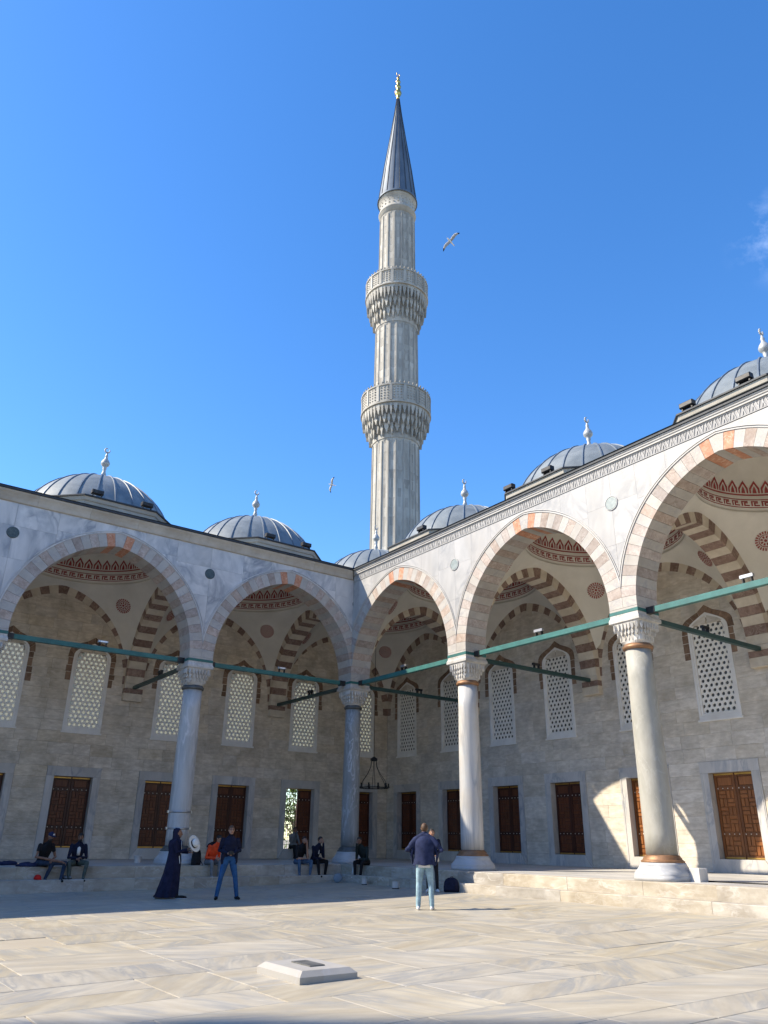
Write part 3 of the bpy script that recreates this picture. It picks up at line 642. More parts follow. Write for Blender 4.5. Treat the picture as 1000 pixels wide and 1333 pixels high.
# ------------------------------------------------------------------ arcade fronts
NV = 37
def mould_pts(rho, n=20, xmax=3.427):
    out = []; tm = math.acos(AC/rho)
    for i in range(n+1):
        th = tm*i/n; x = -AC+rho*math.cos(th)
        if x <= xmax: out.append((x, SPR+rho*math.sin(th)))
    # entry on the axis
    th0 = math.acos(min(1, (xmax+AC)/rho)); out.insert(0, (xmax, SPR+rho*math.sin(th0))); return out
def build_arcade(side):
    lab = ('shaded grey marble arcade front on the left with striped pointed arches and green roundels' if side == 'L' else 'sunlit white marble arcade front on the right with striped pointed arches and carved frieze')
    at = thing('arcade_front', lab, 'arcade', T(side, 0, 0, 7.2)); bo = T(side, 0, 0, 7.2)
    marble = mt['marble'] if side == 'L' else mt['marble_warm']
    polys = arch_polys(NV)
    def vm(j): 
        k = abs(j-NV//2); return mt['vous_white'] if k % 2 == 0 else (mt['vous_red'] if k == 1 else mt['vous_pink'])
    ms = [mesh_of(MB().prism(p, -FO+rng.uniform(-.002, .002), FO, 0, rng.random()), 'voussoir', vm(j), (0, 0, 0), side) for j, p in enumerate(polys)]
    rho = AR+AT+.0035
    curve = mould_pts(rho)                       # from the axis up to the apex
    zt = 11.28 if side == 'R' else 11.38
    half = curve+[(0.0, zt), (3.4275, zt)]
    cells = [(0, 1.55, 7, 10.62), (0, 1.55, 10.62, 12), (1.55, 2.55, 7, 10.2), (1.55, 2.55, 10.2, 12), (2.55, 3.43, 7, 9.1), (2.55, 3.43, 9.1, 10.35), (2.55, 3.43, 10.35, 12)]
    if side == 'L': cells = [(0, .9, 7, 12), (.9, 2.1, 7, 10.75), (.9, 2.1, 10.75, 12), (2.1, 3.43, 7, 9.5), (2.1, 3.43, 9.5, 10.6), (2.1, 3.43, 10.6, 12)]
    nb = 5
    stuff = MB()
    for k in range(nb):
        bc = S*(k+.5); vis = k < (3 if side == 'R' else 3)
        for j, me in enumerate(ms):
            if vis: link('voussoir', me, at, shift(T(side, bc, 0, 0), bo))
            else: stuff.prism([(bc+x, z) for x, z in polys[j]], -FO, FO)
        for sg in (1, -1):
            for (x0, x1, z0, z1) in cells:
                p = clip(half, x0+.002, x1-.002, z0+.002, z1-.002)
                if len(p) < 3: continue
                p = [(bc+sg*x, z) for x, z in p]
                if area(p) < 0: p = p[::-1]
                if abs(area(p)) < .004: continue
                if vis: obj('spandrel_slab', MB().prism(p, -FO+.004, FO-.02, 0, rng.random()), marble, at, side)
                else: stuff.prism(p, -FO+.004, FO-.02)
            if vis:
                for rr, ww in ((rho+.012, .035), (rho+.075, .022)):
                    a = mould_pts(rr); b = mould_pts(rr+ww); q = [(bc+sg*x, z) for x, z in a+b[::-1]]
                    if area(q) < 0: q = q[::-1]
                    obj('arch_moulding', MB().prism(q, -FO-.022, -FO+.01), mt['marble' if side == 'L' else 'cornice_white'], at, side)
    tag(obj('arcade_beyond', stuff, mt['vous_white'], at, side), kind='stuff')
    # pier back-up above springing between the arches is closed by the voussoirs; roundels on the axes
    for k in range(0 if side == 'L' else 1, 3):
        mk = 'porphyry' if side == 'L' else 'roundel_grey'
        u = S*k
        if k == 0: u = .28; 
        mb = MB().lathe([(.195, 0), (.195, .012), (.18, .018)], 28)
        mb.v = [(u+a, -FO-c+.002, 10.36+b) for a, b, c in mb.v]; mb.f = [f[::-1] for f in mb.f]
        ro = obj('roundel', mb, mt[mk], at, side)
        if side == 'R':
            rb = MB().lathe([(.222, 0), (.222, .02), (.197, .02), (.197, 0)], 28, caps=False); rb.v = [(u+a, -FO-c+.002, 10.36+b) for a, b, c in rb.v]; rb.f = [f[::-1] for f in rb.f]
            obj('roundel_rim', rb, mt['frieze_relief'], ro, side)
    # cornice: profile swept in lengths, mitred at the inner corner
    def sweep(prof, ua, ub, first):
        mb = MB(); n = len(prof)
        vs = [((FO+max(o, -.2) if first else ua), -FO-o, z) for o, z in prof]+[(ub, -FO-o, z) for o, z in prof]
        fs = [(i, i+1, n+i+1, n+i) for i in range(n-1)]+[(n-1, 0, n, 2*n-1)]+[tuple(range(n-1, -1, -1)), tuple(range(n, 2*n))]
        return mb.add(vs, [f[::-1] for f in fs], 0, rng.random())
    if side == 'R': prof = [(-.3, 11.582), (.02, 11.582), (.03, 11.588), (.05, 11.59), (.05, 11.64), (.075, 11.655), (.08, 11.70), (.105, 11.712), (.105, 11.738), (-.3, 11.738)]
    else: prof = [(-.3, 11.384), (.02, 11.384), (.05, 11.41), (.075, 11.52), (.12, 11.62), (.17, 11.69), (.18, 11.738), (-.3, 11.738)]
    o_ = .215 if side == 'L' else .14
    cap = [(-.55, 11.742), (o_-.01, 11.742), (o_, 11.75), (o_, 11.80), (o_-.01, 11.81), (-.55, 11.90)]
    ua = FO; first = True
    while ua < 34:
        ub = ua+rng.uniform(1.5, 2.2)
        obj('cornice_block', sweep(prof, ua+.003, ub-.003, first), mt['cornice' if side == 'L' else 'cornice_white'], at, side)
        obj('lead_edge', sweep(cap, ua+.002, ub-.002, first), mt['lead_dark'], at, side)
        if side == 'R':
            obj('frieze_block', MB().box((FO if first else ua)+.003, ub-.003, -FO+.006, FO-.02, 11.284, 11.578, 0, rng.random()), mt['frieze'], at, side)
        ua = ub; first = False
    if side == 'R':
        rel = MB(); u = FO+.1; w0, w1 = -FO-.012, -FO+.008
        rel.box(FO+.02, 34, w0-.004, w1, 11.287, 11.312); rel.box(FO+.02, 34, w0-.004, w1, 11.552, 11.577)
        k = 0
        while u < 22:
            a = .042
            for cx, up in ((u, 1), (u+.13, -1)):
                z0 = 11.43; pp = [(cx-.06, z0-up*.105), (cx-.035, z0-up*.105), (cx, z0+up*.02), (cx+.035, z0-up*.105), (cx+.06, z0-up*.105), (cx+.012, z0+up*.06), (cx+.012, z0+up*.11), (cx-.012, z0+up*.11), (cx-.012, z0+up*.06)]
                if area(pp) < 0: pp = pp[::-1]
                rel.prism(pp, w0, w1, 0, rng.random())
            u += .26
        tag(obj('frieze_carving', rel, mt['frieze_relief'], at, side), kind='stuff')
    return at
ARC = {s: build_arcade(s) for s in 'LR'}

# cross arches from each column to the wall
def cross_arch(side, u, label):
    base = T(side, u, FO, SPR); ct = thing('cross_arch', label, 'arch', base, 'striped cross arches under the gallery vaults')
    span = (D-.24-FO); hc = FO+span/2; k = (span/2)/HALF
    polys = arch_polys(31, AR*k, AC*k, .42, SPR, span/2+.22)
    for j, p in enumerate(polys):
        m_ = 'in_cream' if j % 2 == 0 else ('vous_red' if abs(j-15) == 1 else 'in_dark')
        key = 'cross%d' % j
        # arch plane is (w,z); thickness along u
        def f(p=p):
            b = MB().prism([(x, z) for x, z in p], -.37, .37, 0, rng.random()); b.v = [(yy, x, z) for x, yy, z in b.v]; b.f = [q[::-1] for q in b.f]; return b
        me = shared(key, f, mt[m_], side)
        link('arch_stone', me, ct, shift(T(side, u, hc, 0), base))
    return ct
names_ = {('L', 0): 'striped cross arch in the corner bay from corner column to left wall', ('L', 1): 'striped cross arch behind the left pale column with steel bands', ('L', 2): 'striped cross arch at the left edge beyond the leftmost arch',
          ('R', 0): 'striped cross arch in the corner bay from corner column to right wall', ('R', 1): 'striped cross arch behind the second column of the right arcade', ('R', 2): 'striped cross arch behind the nearest large right column', ('R', 3): 'striped cross arch at the right edge of the picture'}
for (s, k), l in names_.items(): cross_arch(s, S*k, l)

# ------------------------------------------------------------------ vaults, drums and domes
def dome(cx, cy, ix, iy, hx, hy, label):
    """cx, cy: outer dome; ix, iy: centre of the bay inside; hx, hy: half sizes of the bay"""
    base = (cx, cy, SPR); d = thing('lead_dome', label, 'dome', base, 'lead domes over the gallery bays')
    key = ('dome', round(hx, 2), round(hy, 2)); IN = (ix-cx, iy-cy, 0)
    def add(name, f, mats, parent=d, loc=(0, 0, 0)):
        k = (key, name)
        if k not in SHARED: SHARED[k] = mesh_of(f(), name, mats, (0, 0, SPR))
        return link(name, SHARED[k], parent, loc)
    a = min(hx, hy); r1 = 2.70; z1 = 11.08; Rs = math.hypot(hx, hy)*1.0005
    def rho(th): return min(hx/max(abs(math.cos(th)), 1e-6), hy/max(abs(math.sin(th)), 1e-6))
    def zb_(th):
        r = rho(th); x, y_ = abs(r*math.cos(th)), abs(r*math.sin(th)); o = (y_/hy if x > hx-.001 else x/hx)*3.30
        return SPR-.02+math.sqrt(max(.0, (AR+.33)**2-(o+AC)**2))
    def vz(th, r):
        rb = rho(th); z0 = zb_(th); q = lambda t: math.sqrt(max(Rs*Rs-t*t, 0)); den = q(r1)-q(rb)
        return z0+(z1-z0)*(q(r)-q(rb))/den
    def vault():
        mb = MB(); n = 120; m_ = 14; vs = []
        for k in range(m_+1):
            for i in range(n):
                th = 2*math.pi*(i+.5)/n; rb = rho(th); r = r1+(rb-r1)*(1-k/m_); vs.append((r*math.cos(th), r*math.sin(th), vz(th, r)))
        prof = [(r1, z1+.05), (r1+.03, z1+.06), (r1+.03, z1+.1), (r1-.01, z1+.12)]+[(r1*math.cos(t), z1+.5+2.5*math.sin(t)) for t in [k*math.pi/2/12 for k in range(12)]]+[(.02, z1+3.0)]
        for r, z in prof:
            for i in range(n):
                th = 2*math.pi*(i+.5)/n; vs.append((r*math.cos(th), r*math.sin(th), z))
        rows = m_+1+len(prof)
        mb.add(vs, [(k*n+i, (k+1)*n+i, (k+1)*n+(i+1) % n, k*n+(i+1) % n) for k in range(rows-1) for i in range(n)], 0, 0, True); return mb
    vt = add('vault', vault, mt['plaster'], d, IN)
    def dpt(th, z, off=.012):      # point on the inner dome wall
        zz = z-(z1+.5); r = r1 if zz <= 0 else r1*math.sqrt(max(0, 1-(zz/2.5)**2)); r -= off; return (r*math.cos(th), r*math.sin(th), z)
    def band():
        mb = MB(); n = 52; zb = z1+.16; h = .30
        for i in range(n):
            t0 = 2*math.pi*i/n; dt = 2*math.pi/n
            def q(a0, a1, b0, b1): mb.add([dpt(t0+dt*a0, zb+h*b0), dpt(t0+dt*a1, zb+h*b0), dpt(t0+dt*a1, zb+h*b1), dpt(t0+dt*a0, zb+h*b1)], [(3, 2, 1, 0)])
            q(0, .5, 0, .10); q(.5, 1, 0, .10); q(0, .5, .9, 1); q(.5, 1, .9, 1)
            q(.05, .6, .22, .36); q(.45, .6, .36, .66); q(.2, .45, .52, .66); q(.72, .87, .22, .80); q(.2, .72, .68, .80)
        return mb
    tag(add('painted_key_band', band, mt['red_paint'], vt), kind='stuff')
    def palm():
        mb = MB(); n = 46; zb = z1+.58
        for i in range(n):
            t0 = 2*math.pi*i/n; dt = 2*math.pi/n
            def poly(P): mb.add([dpt(t0+dt*x, zb+y_, .016) for x, y_ in P], [tuple(range(len(P)-1, -1, -1))])
            poly([(0, 0), (.5, 0), (1, 0), (1, .05), (.5, .05), (0, .05)])
            poly([(.06, .09), (.20, .09), (.20, .22), (.5, .40), (.5, .50), (.06, .26)]); poly([(.94, .09), (.94, .26), (.5, .50), (.5, .40), (.80, .22), (.80, .09)])
            poly([(.32, .09), (.68, .09), (.62, .22), (.5, .33), (.38, .22)])
        return mb
    tag(add('painted_palmette_band', palm, mt['red_paint'], vt), kind='stuff')
    def medal():
        mb = MB(); th = math.pi/4; r = r1+(rho(th)-r1)*.40
        P0_ = Vector((r*math.cos(th), r*math.sin(th), vz(th, r))); P1_ = Vector(((r+.05)*math.cos(th), (r+.05)*math.sin(th), vz(th, r+.05)))
        e2 = (P0_-P1_).normalized(); e1 = Vector((-math.sin(th), math.cos(th), 0))
        def sp(x, y_):
            p = P0_+e1*x+e2*y_; t_ = math.atan2(p.y, p.x); rr = math.hypot(p.x, p.y); z = vz(t_, min(max(rr, r1), rho(t_)))
            nr = .02; return (p.x-nr*math.cos(t_), p.y-nr*math.sin(t_), z-.012)
        def ring(ra, rb, n, duty=1.0):
            for i in range(n):
                a0 = 2*math.pi*i/n; a1 = a0+2*math.pi/n*duty
                mb.add([sp(ra*math.cos(a0), ra*math.sin(a0)), sp(ra*math.cos(a1), ra*math.sin(a1)), sp(rb*math.cos(a1), rb*math.sin(a1)), sp(rb*math.cos(a0), rb*math.sin(a0))], [(0, 1, 2, 3), (3, 2, 1, 0)])
        ring(0.001, .05, 8); ring(.085, .165, 8, .55); ring(.19, .215, 24); ring(.24, .33, 22, .55)
        return mb
    for q in range(4):
        o = add('painted_medallion', medal, mt['red_paint'], vt); o.rotation_euler.z = math.pi/2*q
    ap = 3.08; cr_ = ap/math.cos(math.pi/8)
    oc = [(math.cos(math.pi/8+math.pi/4*i), math.sin(math.pi/8+math.pi/4*i)) for i in range(8)]
    def drum():
        return MB().lathe([(cr_, 11.7), (cr_, 12.30), (cr_+.05, 12.33), (cr_+.08, 12.46), (cr_-.14, 12.46)], 8, ph=math.pi/8, smooth=False, caps=False)
    dr = add('drum', drum, mt['drum'])
    add('drum_eave', lambda: MB().lathe([(cr_-.15, 12.461), (cr_+.12, 12.461), (cr_+.13, 12.47), (cr_+.13, 12.515), (cr_+.12, 12.52), (3.06, 12.60)], 8, ph=math.pi/8, smooth=False, caps=False), mt['lead_dark'], dr)
    zc2, R2 = 11.47, 3.08
    def shell():
        pr = [(2.95, 12.53), (2.90, 12.58)]+[(R2*math.cos(t), zc2+R2*math.sin(t)) for t in [R(22)+(R(89)-R(22))*k/16 for k in range(17)]]
        return MB().lathe(pr, 56, caps=False)
    sh = add('dome_shell', shell, mt['lead'])
    def seam():
        mb = MB(); ts = [R(20.5)+(R(85)-R(20.5))*k/10 for k in range(11)]; vs = []
        for t in ts:
            for w, o in ((-.03, -.01), (-.022, .038), (.022, .038), (.03, -.01)): vs.append(((R2+o)*math.cos(t), w, zc2+(R2+o)*math.sin(t)))
        return mb.add(vs, [(4*k+i, 4*k+i+1, 4*k+5+i, 4*k+4+i) for k in range(10) for i in range(3)])
    for q in range(26):
        o = add('lead_seam', seam, mt['lead_seam'], sh); o.rotation_euler.z = 2*math.pi*(q+.3)/26
    def fin():
        pr = [(.30, 14.48), (.22, 14.56), (.13, 14.66), (.11, 14.78), (.16, 14.86), (.11, 14.94), (.09, 15.05), (.13, 15.13), (.10, 15.17), (.14, 15.22), (.215, 15.29), (.23, 15.37), (.18, 15.46), (.11, 15.56), (.075, 15.64), (.105, 15.68), (.07, 15.73), (.05, 15.80), (.03, 15.86)]
        mb = MB().lathe([(r_*(.78 if 15.2 < z < 15.5 else .66), z) for r_, z in pr], 16)
        for i in range(10):   # crescent
            a0, a1 = R(-60+30*i), R(-60+30*(i+1))
            if i < 10: mb.tube([(.10*math.cos(a0+R(90+60)), 0, 15.95+.10*math.sin(a0+R(90+60))), (.10*math.cos(a1+R(150)), 0, 15.95+.10*math.sin(a1+R(150)))], [.018+.018*math.sin(math.pi*i/10), .018+.018*math.sin(math.pi*(i+1)/10)], 6)
        return mb
    add('finial', fin, mt['finial'], sh)
    return d
yc = (FO+D)/2; HX = S/2-.36; HY = (D-FO)/2-.008
for i, l in enumerate(['lead dome with white finial on the left arcade nearest the corner', 'lead dome with white finial at the far left of the roofline', 'lead dome beyond the left edge']):
    dome(-S*(i+.5), yc-.22, -S*(i+.5), yc, HX, HY, l)
for i, l in enumerate(['lead dome just right of the minaret shaft', 'middle lead dome of the right arcade with its white finial', 'lead dome cut by the right edge of the picture', 'lead dome beyond the right edge']):
    dome(yc-.22, -S*(i+.5), yc, -S*(i+.5), HY, HX, l)
hc_ = (D-.008-.36)/2
dome(yc-.1, yc-.1, .36+hc_, .36+hc_, hc_, hc_, 'small-looking lead dome at the inner corner in front of the minaret')

# roofs with an octagonal hole for each dome
def roof(name, label, cells, solid=None):
    mb = MB()
    if solid: mb.box(solid[0], solid[1], solid[2], solid[3], 11.80, 11.91)
    r_ = 2.98/math.cos(math.pi/8)
    for (x0, x1, y0, y1, cx, cy) in cells:
        oc = [(cx+r_*math.cos(math.pi/8+math.pi/4*i), cy+r_*math.sin(math.pi/8+math.pi/4*i)) for i in range(8)]
        sq = [(x1, cy+.9), (cx+.9, y1), (cx-.9, y1), (x0, cy+.9), (x0, cy-.9), (cx-.9, y0), (cx+.9, y0), (x1, cy-.9)]
        for z, fl in ((11.91, False), (11.80, True)):
            vs = [(x, y_, z) for x, y_ in oc]+[(x, y_, z) for x, y_ in sq]+[(x1, y1, z), (x0, y1, z), (x0, y0, z), (x1, y0, z)]
            fs = [(i, 8+i, 8+(i+1) % 8, (i+1) % 8) for i in range(8)]+[(8, 16, 9), (10, 17, 11), (12, 18, 13), (14, 19, 15)]
            mb.add(vs, [f[::-1] for f in fs] if fl else fs)
    return tag(obj(name, mb, mt['lead']), label, 'roof')
roof('gallery_roof', 'flat lead roof behind the cornice of the left arcade', [(-S*(i+1), -S*i-(0 if i else .0), -FO-.05, D+.9, -S*(i+.5), yc-.22) for i in range(3)], solid=(-40, -S*3, -FO-.05, D+.9))
roof('gallery_roof', 'flat lead roof behind the cornice of the right arcade', [(-FO-.05, D+.9, -S*(i+1), -S*i, yc-.22, -S*(i+.5)) for i in range(4)])
roof('gallery_roof', 'flat lead roof over the corner bay', [(0, D+.9, 0, D+.9, yc-.1, yc-.1)])

# ------------------------------------------------------------------ columns
def column(x, y, label, shaft, ring, capm, basem, r0_, bands=False, octo=True):
    c = thing('marble_column', label, 'column', (x, y, PZ), 'marble columns of the arcade')
    # base: square plinth flaring up into a round collar
    def sq(p):
        def f(a, k):
            e = p[k]
            if e >= 50: return 1.0
            return 1.0/((abs(math.cos(a))**e+abs(math.sin(a))**e)**(1.0/e))
        return f
    hb = r0_*1.64
    pr = [(hb, 0), (hb, .10), (hb*.985, .105), (hb*1.0, .14), (hb*.985, .17), (hb*.94, .215), (hb*.88, .27), (hb*.85, .33), (hb*.855, .36), (hb*.83, .40)]
    ex = [3.6, 3.6, 3.6, 3.4, 3.4, 3.1, 2.8, 2.5, 2.3, 2.2]
    mb = MB().lathe([(r, z+PZ) for r, z in pr], 64, shape=sq(ex)); mb.v = [(a+x, b+y, z) for a, b, z in mb.v]
    obj('base', mb, basem, c)
    mb = MB().lathe([(r_*r0_, PZ+z) for r_, z in [(1.36, .40), (1.38, .43), (1.30, .455), (1.22, .47), (1.22, .50), (1.14, .52), (1.12, .55), (1.0, .57)]], 40, (x, y, 0)); obj('base_ring', mb, ring, c)
    rt = r0_*.905
    mb = MB().lathe([(r0_*1.0, PZ+.56), (r0_, 1.6), (r0_*.995, 2.6), (r0_*.965, 4.2), (rt*1.01, 5.4), (rt, 6.18)], 48, (x, y, 0)); obj('shaft', mb, shaft, c)
    mb = MB().lathe([(rt*1.02, 6.14), (rt*1.15, 6.16), (rt*1.19, 6.20), (rt*1.19, 6.235), (rt*1.08, 6.26), (rt*1.02, 6.30)], 40, (x, y, 0)); obj('neck_ring', mb, ring, c)
    if bands:
        for z in (1.62, 2.13):
            mb = MB().lathe([(r0_*1.005, z-.03), (r0_*1.03, z-.03), (r0_*1.03, z+.03), (r0_*1.005, z+.03)], 40, (x, y, 0))
            for s in (-1, 1): mb.box(x+s*(r0_+.02)-.05, x+s*(r0_+.02)+.05, y-.035, y+.035, z-.04, z+.04)
            obj('steel_band', mb, mt['silver'], c)
    # muqarnas capital
    hs = .60; cap = MB()
    lev = [(6.27, rt*1.0, 40), (6.36, rt*1.02, 6), (6.50, rt*1.07, 4.5), (6.66, .385, 5.5), (6.80, .445, 9), (6.86, .46, 14)]
    exs = [l[2] for l in lev]
    m2 = MB().lathe([(l[1], l[0]) for l in lev], 48, shape=lambda a, k: (1.0/((abs(math.cos(a))**exs[k]+abs(math.sin(a))**exs[k])**(1.0/exs[k])) if exs[k] < 30 else 1.0))
    cap.add([(a+x, b+y, z) for a, b, z in m2.v], m2.f, 0, 0)
    def perim(e, r, n, ph=0):
        for i in range(n):
            a = 2*math.pi*(i+ph)/n; f = r/((abs(math.cos(a))**e+abs(math.sin(a))**e)**(1/e)); yield a, f*math.cos(a), f*math.sin(a), f
    for (e, r, n, z0, z1, tw, ph) in [(9, .448, 28, 6.63, 6.82, .034, 0), (6, .40, 24, 6.50, 6.68, .036, .5), (5, .355, 20, 6.37, 6.53, .036, 0)]:
        for a, px, py, f in perim(e, r, n, ph):
            ca, sa = math.cos(a), math.sin(a)
            P = [(-tw, z1), (-tw, z0+.07), (0, z0), (tw, z0+.07), (tw, z1)]
            vs = [(x+px*1.035-sa*s_, y+py*1.035+ca*s_, z) for s_, z in P]+[(x+px*.8-sa*s_, y+py*.8+ca*s_, z) for s_, z in P]
            cap.add(vs, [(0, 1, 2, 3, 4), (0, 5, 6, 1), (1, 6, 7, 2), (2, 7, 8, 3), (3, 8, 9, 4), (4, 9, 5, 0)], 0, rng.random())
    obj('capital', cap, capm, c)
    def sqr(h, z): return [(x-h, y-h, z), (x+h, y-h, z), (x+h, y+h, z), (x-h, y+h, z)]
    ab = MB(); L_ = [(.475, 6.86), (.492, 6.875), (.492, 6.955), (.482, 6.965), (.47, 7.0), (.458, 7.02), (.458, 7.09)]
    for h, z in L_: ab.v += sqr(h, z)
    for k in range(len(L_)-1):
        for i in range(4): ab.f.append([4*k+i, 4*k+(i+1) % 4, 4*k+4+(i+1) % 4, 4*k+4+i]); ab.m.append(0); ab.t.append(0); ab.sm.append(False)
    ab.f += [[3, 2, 1, 0], [len(ab.v)-4, len(ab.v)-3, len(ab.v)-2, len(ab.v)-1]]; ab.m += [0, 0]; ab.t += [0, 0]; ab.sm += [False, False]
    obj('abacus', ab, capm, c)
    bd = MB().box(x-.464, x+.464, y-.464, y+.464, 7.095, 7.185); obj('tie_band', bd, mt['rod'], c)
    im = MB().box(x-FO, x+FO, y-FO, y+FO, 7.19, 7.246); obj('impost_block', im, mt['vous_white'], c)
    return c
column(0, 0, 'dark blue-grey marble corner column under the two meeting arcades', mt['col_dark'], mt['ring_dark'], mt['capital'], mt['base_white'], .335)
column(-S, 0, 'pale blue marble column of the left arcade with two steel bands', mt['col_blue'], mt['ring_dark'], mt['capital'], mt['base_white'], .362, True)
column(0, -S, 'streaky white marble column of the right arcade half in sun', mt['col_pale'], mt['bronze'], mt['capital'], mt['base_white'], .358)
column(0, -2*S, 'large greenish-grey column of the right arcade with bronze rings, nearest of all', mt['col_green'], mt['bronze'], mt['capital'], mt['base_white'], .375)
column(-2*S, 0, 'marble column of the left arcade just outside the left edge', mt['col_blue'], mt['ring_dark'], mt['capital'], mt['base_white'], .36)
column(0, -3*S, 'marble column of the right arcade just outside the right edge', mt['col_green'], mt['bronze'], mt['capital'], mt['base_white'], .37)
for k in (3, 4): column(-k*S, 0, 'marble column of the left arcade outside the picture, number %s from the corner' % ('three' if k == 3 else 'four'), mt['col_blue'], mt['ring_dark'], mt['capital'], mt['base_white'], .36)

# ------------------------------------------------------------------ tie rods and their floodlights
def bar(p0, p1, h=.075, mi=0):
    p0, p1 = Vector(p0), Vector(p1); d = (p1-p0).normalized(); s_ = d.cross(Vector((0, 0, 1))).normalized()*h; u_ = s_.cross(d).normalized()*h
    mb = MB(); vs = [p+a*s_+b*u_ for p in (p0, p1) for a, b in ((-1, -1), (1, -1), (1, 1), (-1, 1))]
    return mb.add(vs, [(0, 1, 2, 3), (7, 6, 5, 4), (0, 4, 5, 1), (1, 5, 6, 2), (2, 6, 7, 3), (3, 7, 4, 0)])
def floodlight(p, ang, label, dark):
    x, y, z = p; f = thing('floodlight', label, 'floodlight', p, 'floodlights on the tie rods' )
    c_, s_ = math.cos(ang), math.sin(ang)
    def rot(mb): mb.v = [(x+a*c_-b*s_, y+a*s_+b*c_, z+c) for a, b, c in mb.v]; return mb
    m1 = mt['iron'] if dark else mt['silver']
    for q in (-.11, .11): obj('bracket', rot(MB().box(q-.012, q+.012, -.05, .05, -.17, -.03)), mt['iron'], f)
    h = MB().chamfer(-.17, .17, -.05, .06, -.035, .045, .015); obj('housing', rot(h), m1, f)
    if not dark: obj('lens', rot(MB().box(-.10, .10, -.056, -.0505, -.02, .03)), mt['lamp_glass'], f)
    return f
ord_ = ['nearest the corner', 'second from the corner', 'third from the corner']
for s in 'LR':
    for k in range(3):
        lab = 'green steel tie rod along the %s arcade, %s' % ('left' if s == 'L' else 'right', ord_[k])
        r_ = thing('tie_rod', lab, 'tie rod', T(s, S*k+FO, 0, 7.14), 'green tie rods of the arcades')
        obj('rod', bar(T(s, S*k+FO+.0, 0, 7.14), T(s, S*(k+1)-FO-.0, 0, 7.14)), mt['rod'], r_)
        for u in (S*k+FO+.12, S*(k+1)-FO-.12): obj('rod_socket', bar(T(s, u-.14, 0, 7.14), T(s, u+.14, 0, 7.14), .088), mt['iron'], r_)
        u = S*k+3.35; p = T(s, u, 0, 7.14+.24)
        floodlight(p, 0 if s == 'L' else math.pi/2, 'silver floodlight on the %s arcade tie rod, %s' % ('left' if s == 'L' else 'right', ord_[k]), False)
    for k in range(3):
        if s == 'R' and k == 0: pass
        lab = 'green cross rod, coloured darker for the shade, from %s to the %s wall' % (['corner column', 'second column', 'third column'][k], 'left' if s == 'L' else 'right')
        r_ = thing('tie_rod', lab, 'tie rod', T(s, S*k, FO, 7.12), 'cross tie rods to the gallery walls')
        obj('rod', bar(T(s, S*k, FO, 7.12), T(s, S*k, D-.24, 7.10), .065), mt['rod_shaded'], r_)
        so = bar(T(s, S*k, FO-.02, 7.12), T(s, S*k, FO+.3, 7.12), .08); obj('rod_socket', so, mt['iron'], r_)
        if k < 3: floodlight(T(s, S*k, 3.4, 7.1+.23), math.pi/2 if s == 'L' else 0, 'dark floodlight on the cross rod from %s to the %s wall' % (['corner column', 'second column', 'third column'][k], 'left' if s == 'L' else 'right'), True)

# black floodlights on the drum eaves
def eave_light(x, y, ang, label):
    f = thing('eave_floodlight', label, 'floodlight', (x, y, 12.56), 'black floodlights on the drum eaves'); c_, s_ = math.cos(ang), math.sin(ang)
    def rot(mb): mb.v = [(x+a*c_-b*s_, y+a*s_+b*c_, 12.56+c) for a, b, c in mb.v]; return mb
    obj('housing', rot(MB().chamfer(-.21, .21, -.09, .10, .05, .20, .02)), mt['iron'], f)
    for q in (-.15, .15): obj('bracket', rot(MB().box(q-.02, q+.02, -.04, .04, -.02, .075)), mt['iron'], f)
for i, (a, b) in enumerate(((-4.2, -2.5), (-11.18, -9.35))):
    for j, x in enumerate((a, b)): eave_light(x, .12, 0, 'black floodlight on the eave of the %s left dome, %s of its pair' % (('right', 'far')[i] if i else 'corner-side', ('left', 'right')[j]))
for i, (a, b) in enumerate(((-4.3, None), (-9.16, -10.94), (-16.17, -17.87))):
    for j, y in enumerate((a, b)):
        if y is not None: eave_light(.12, y, -math.pi/2, 'black floodlight on the eave of the %s right dome, %s of its pair' % (('first', 'middle', 'nearest')[i], ('left', 'right')[j]))

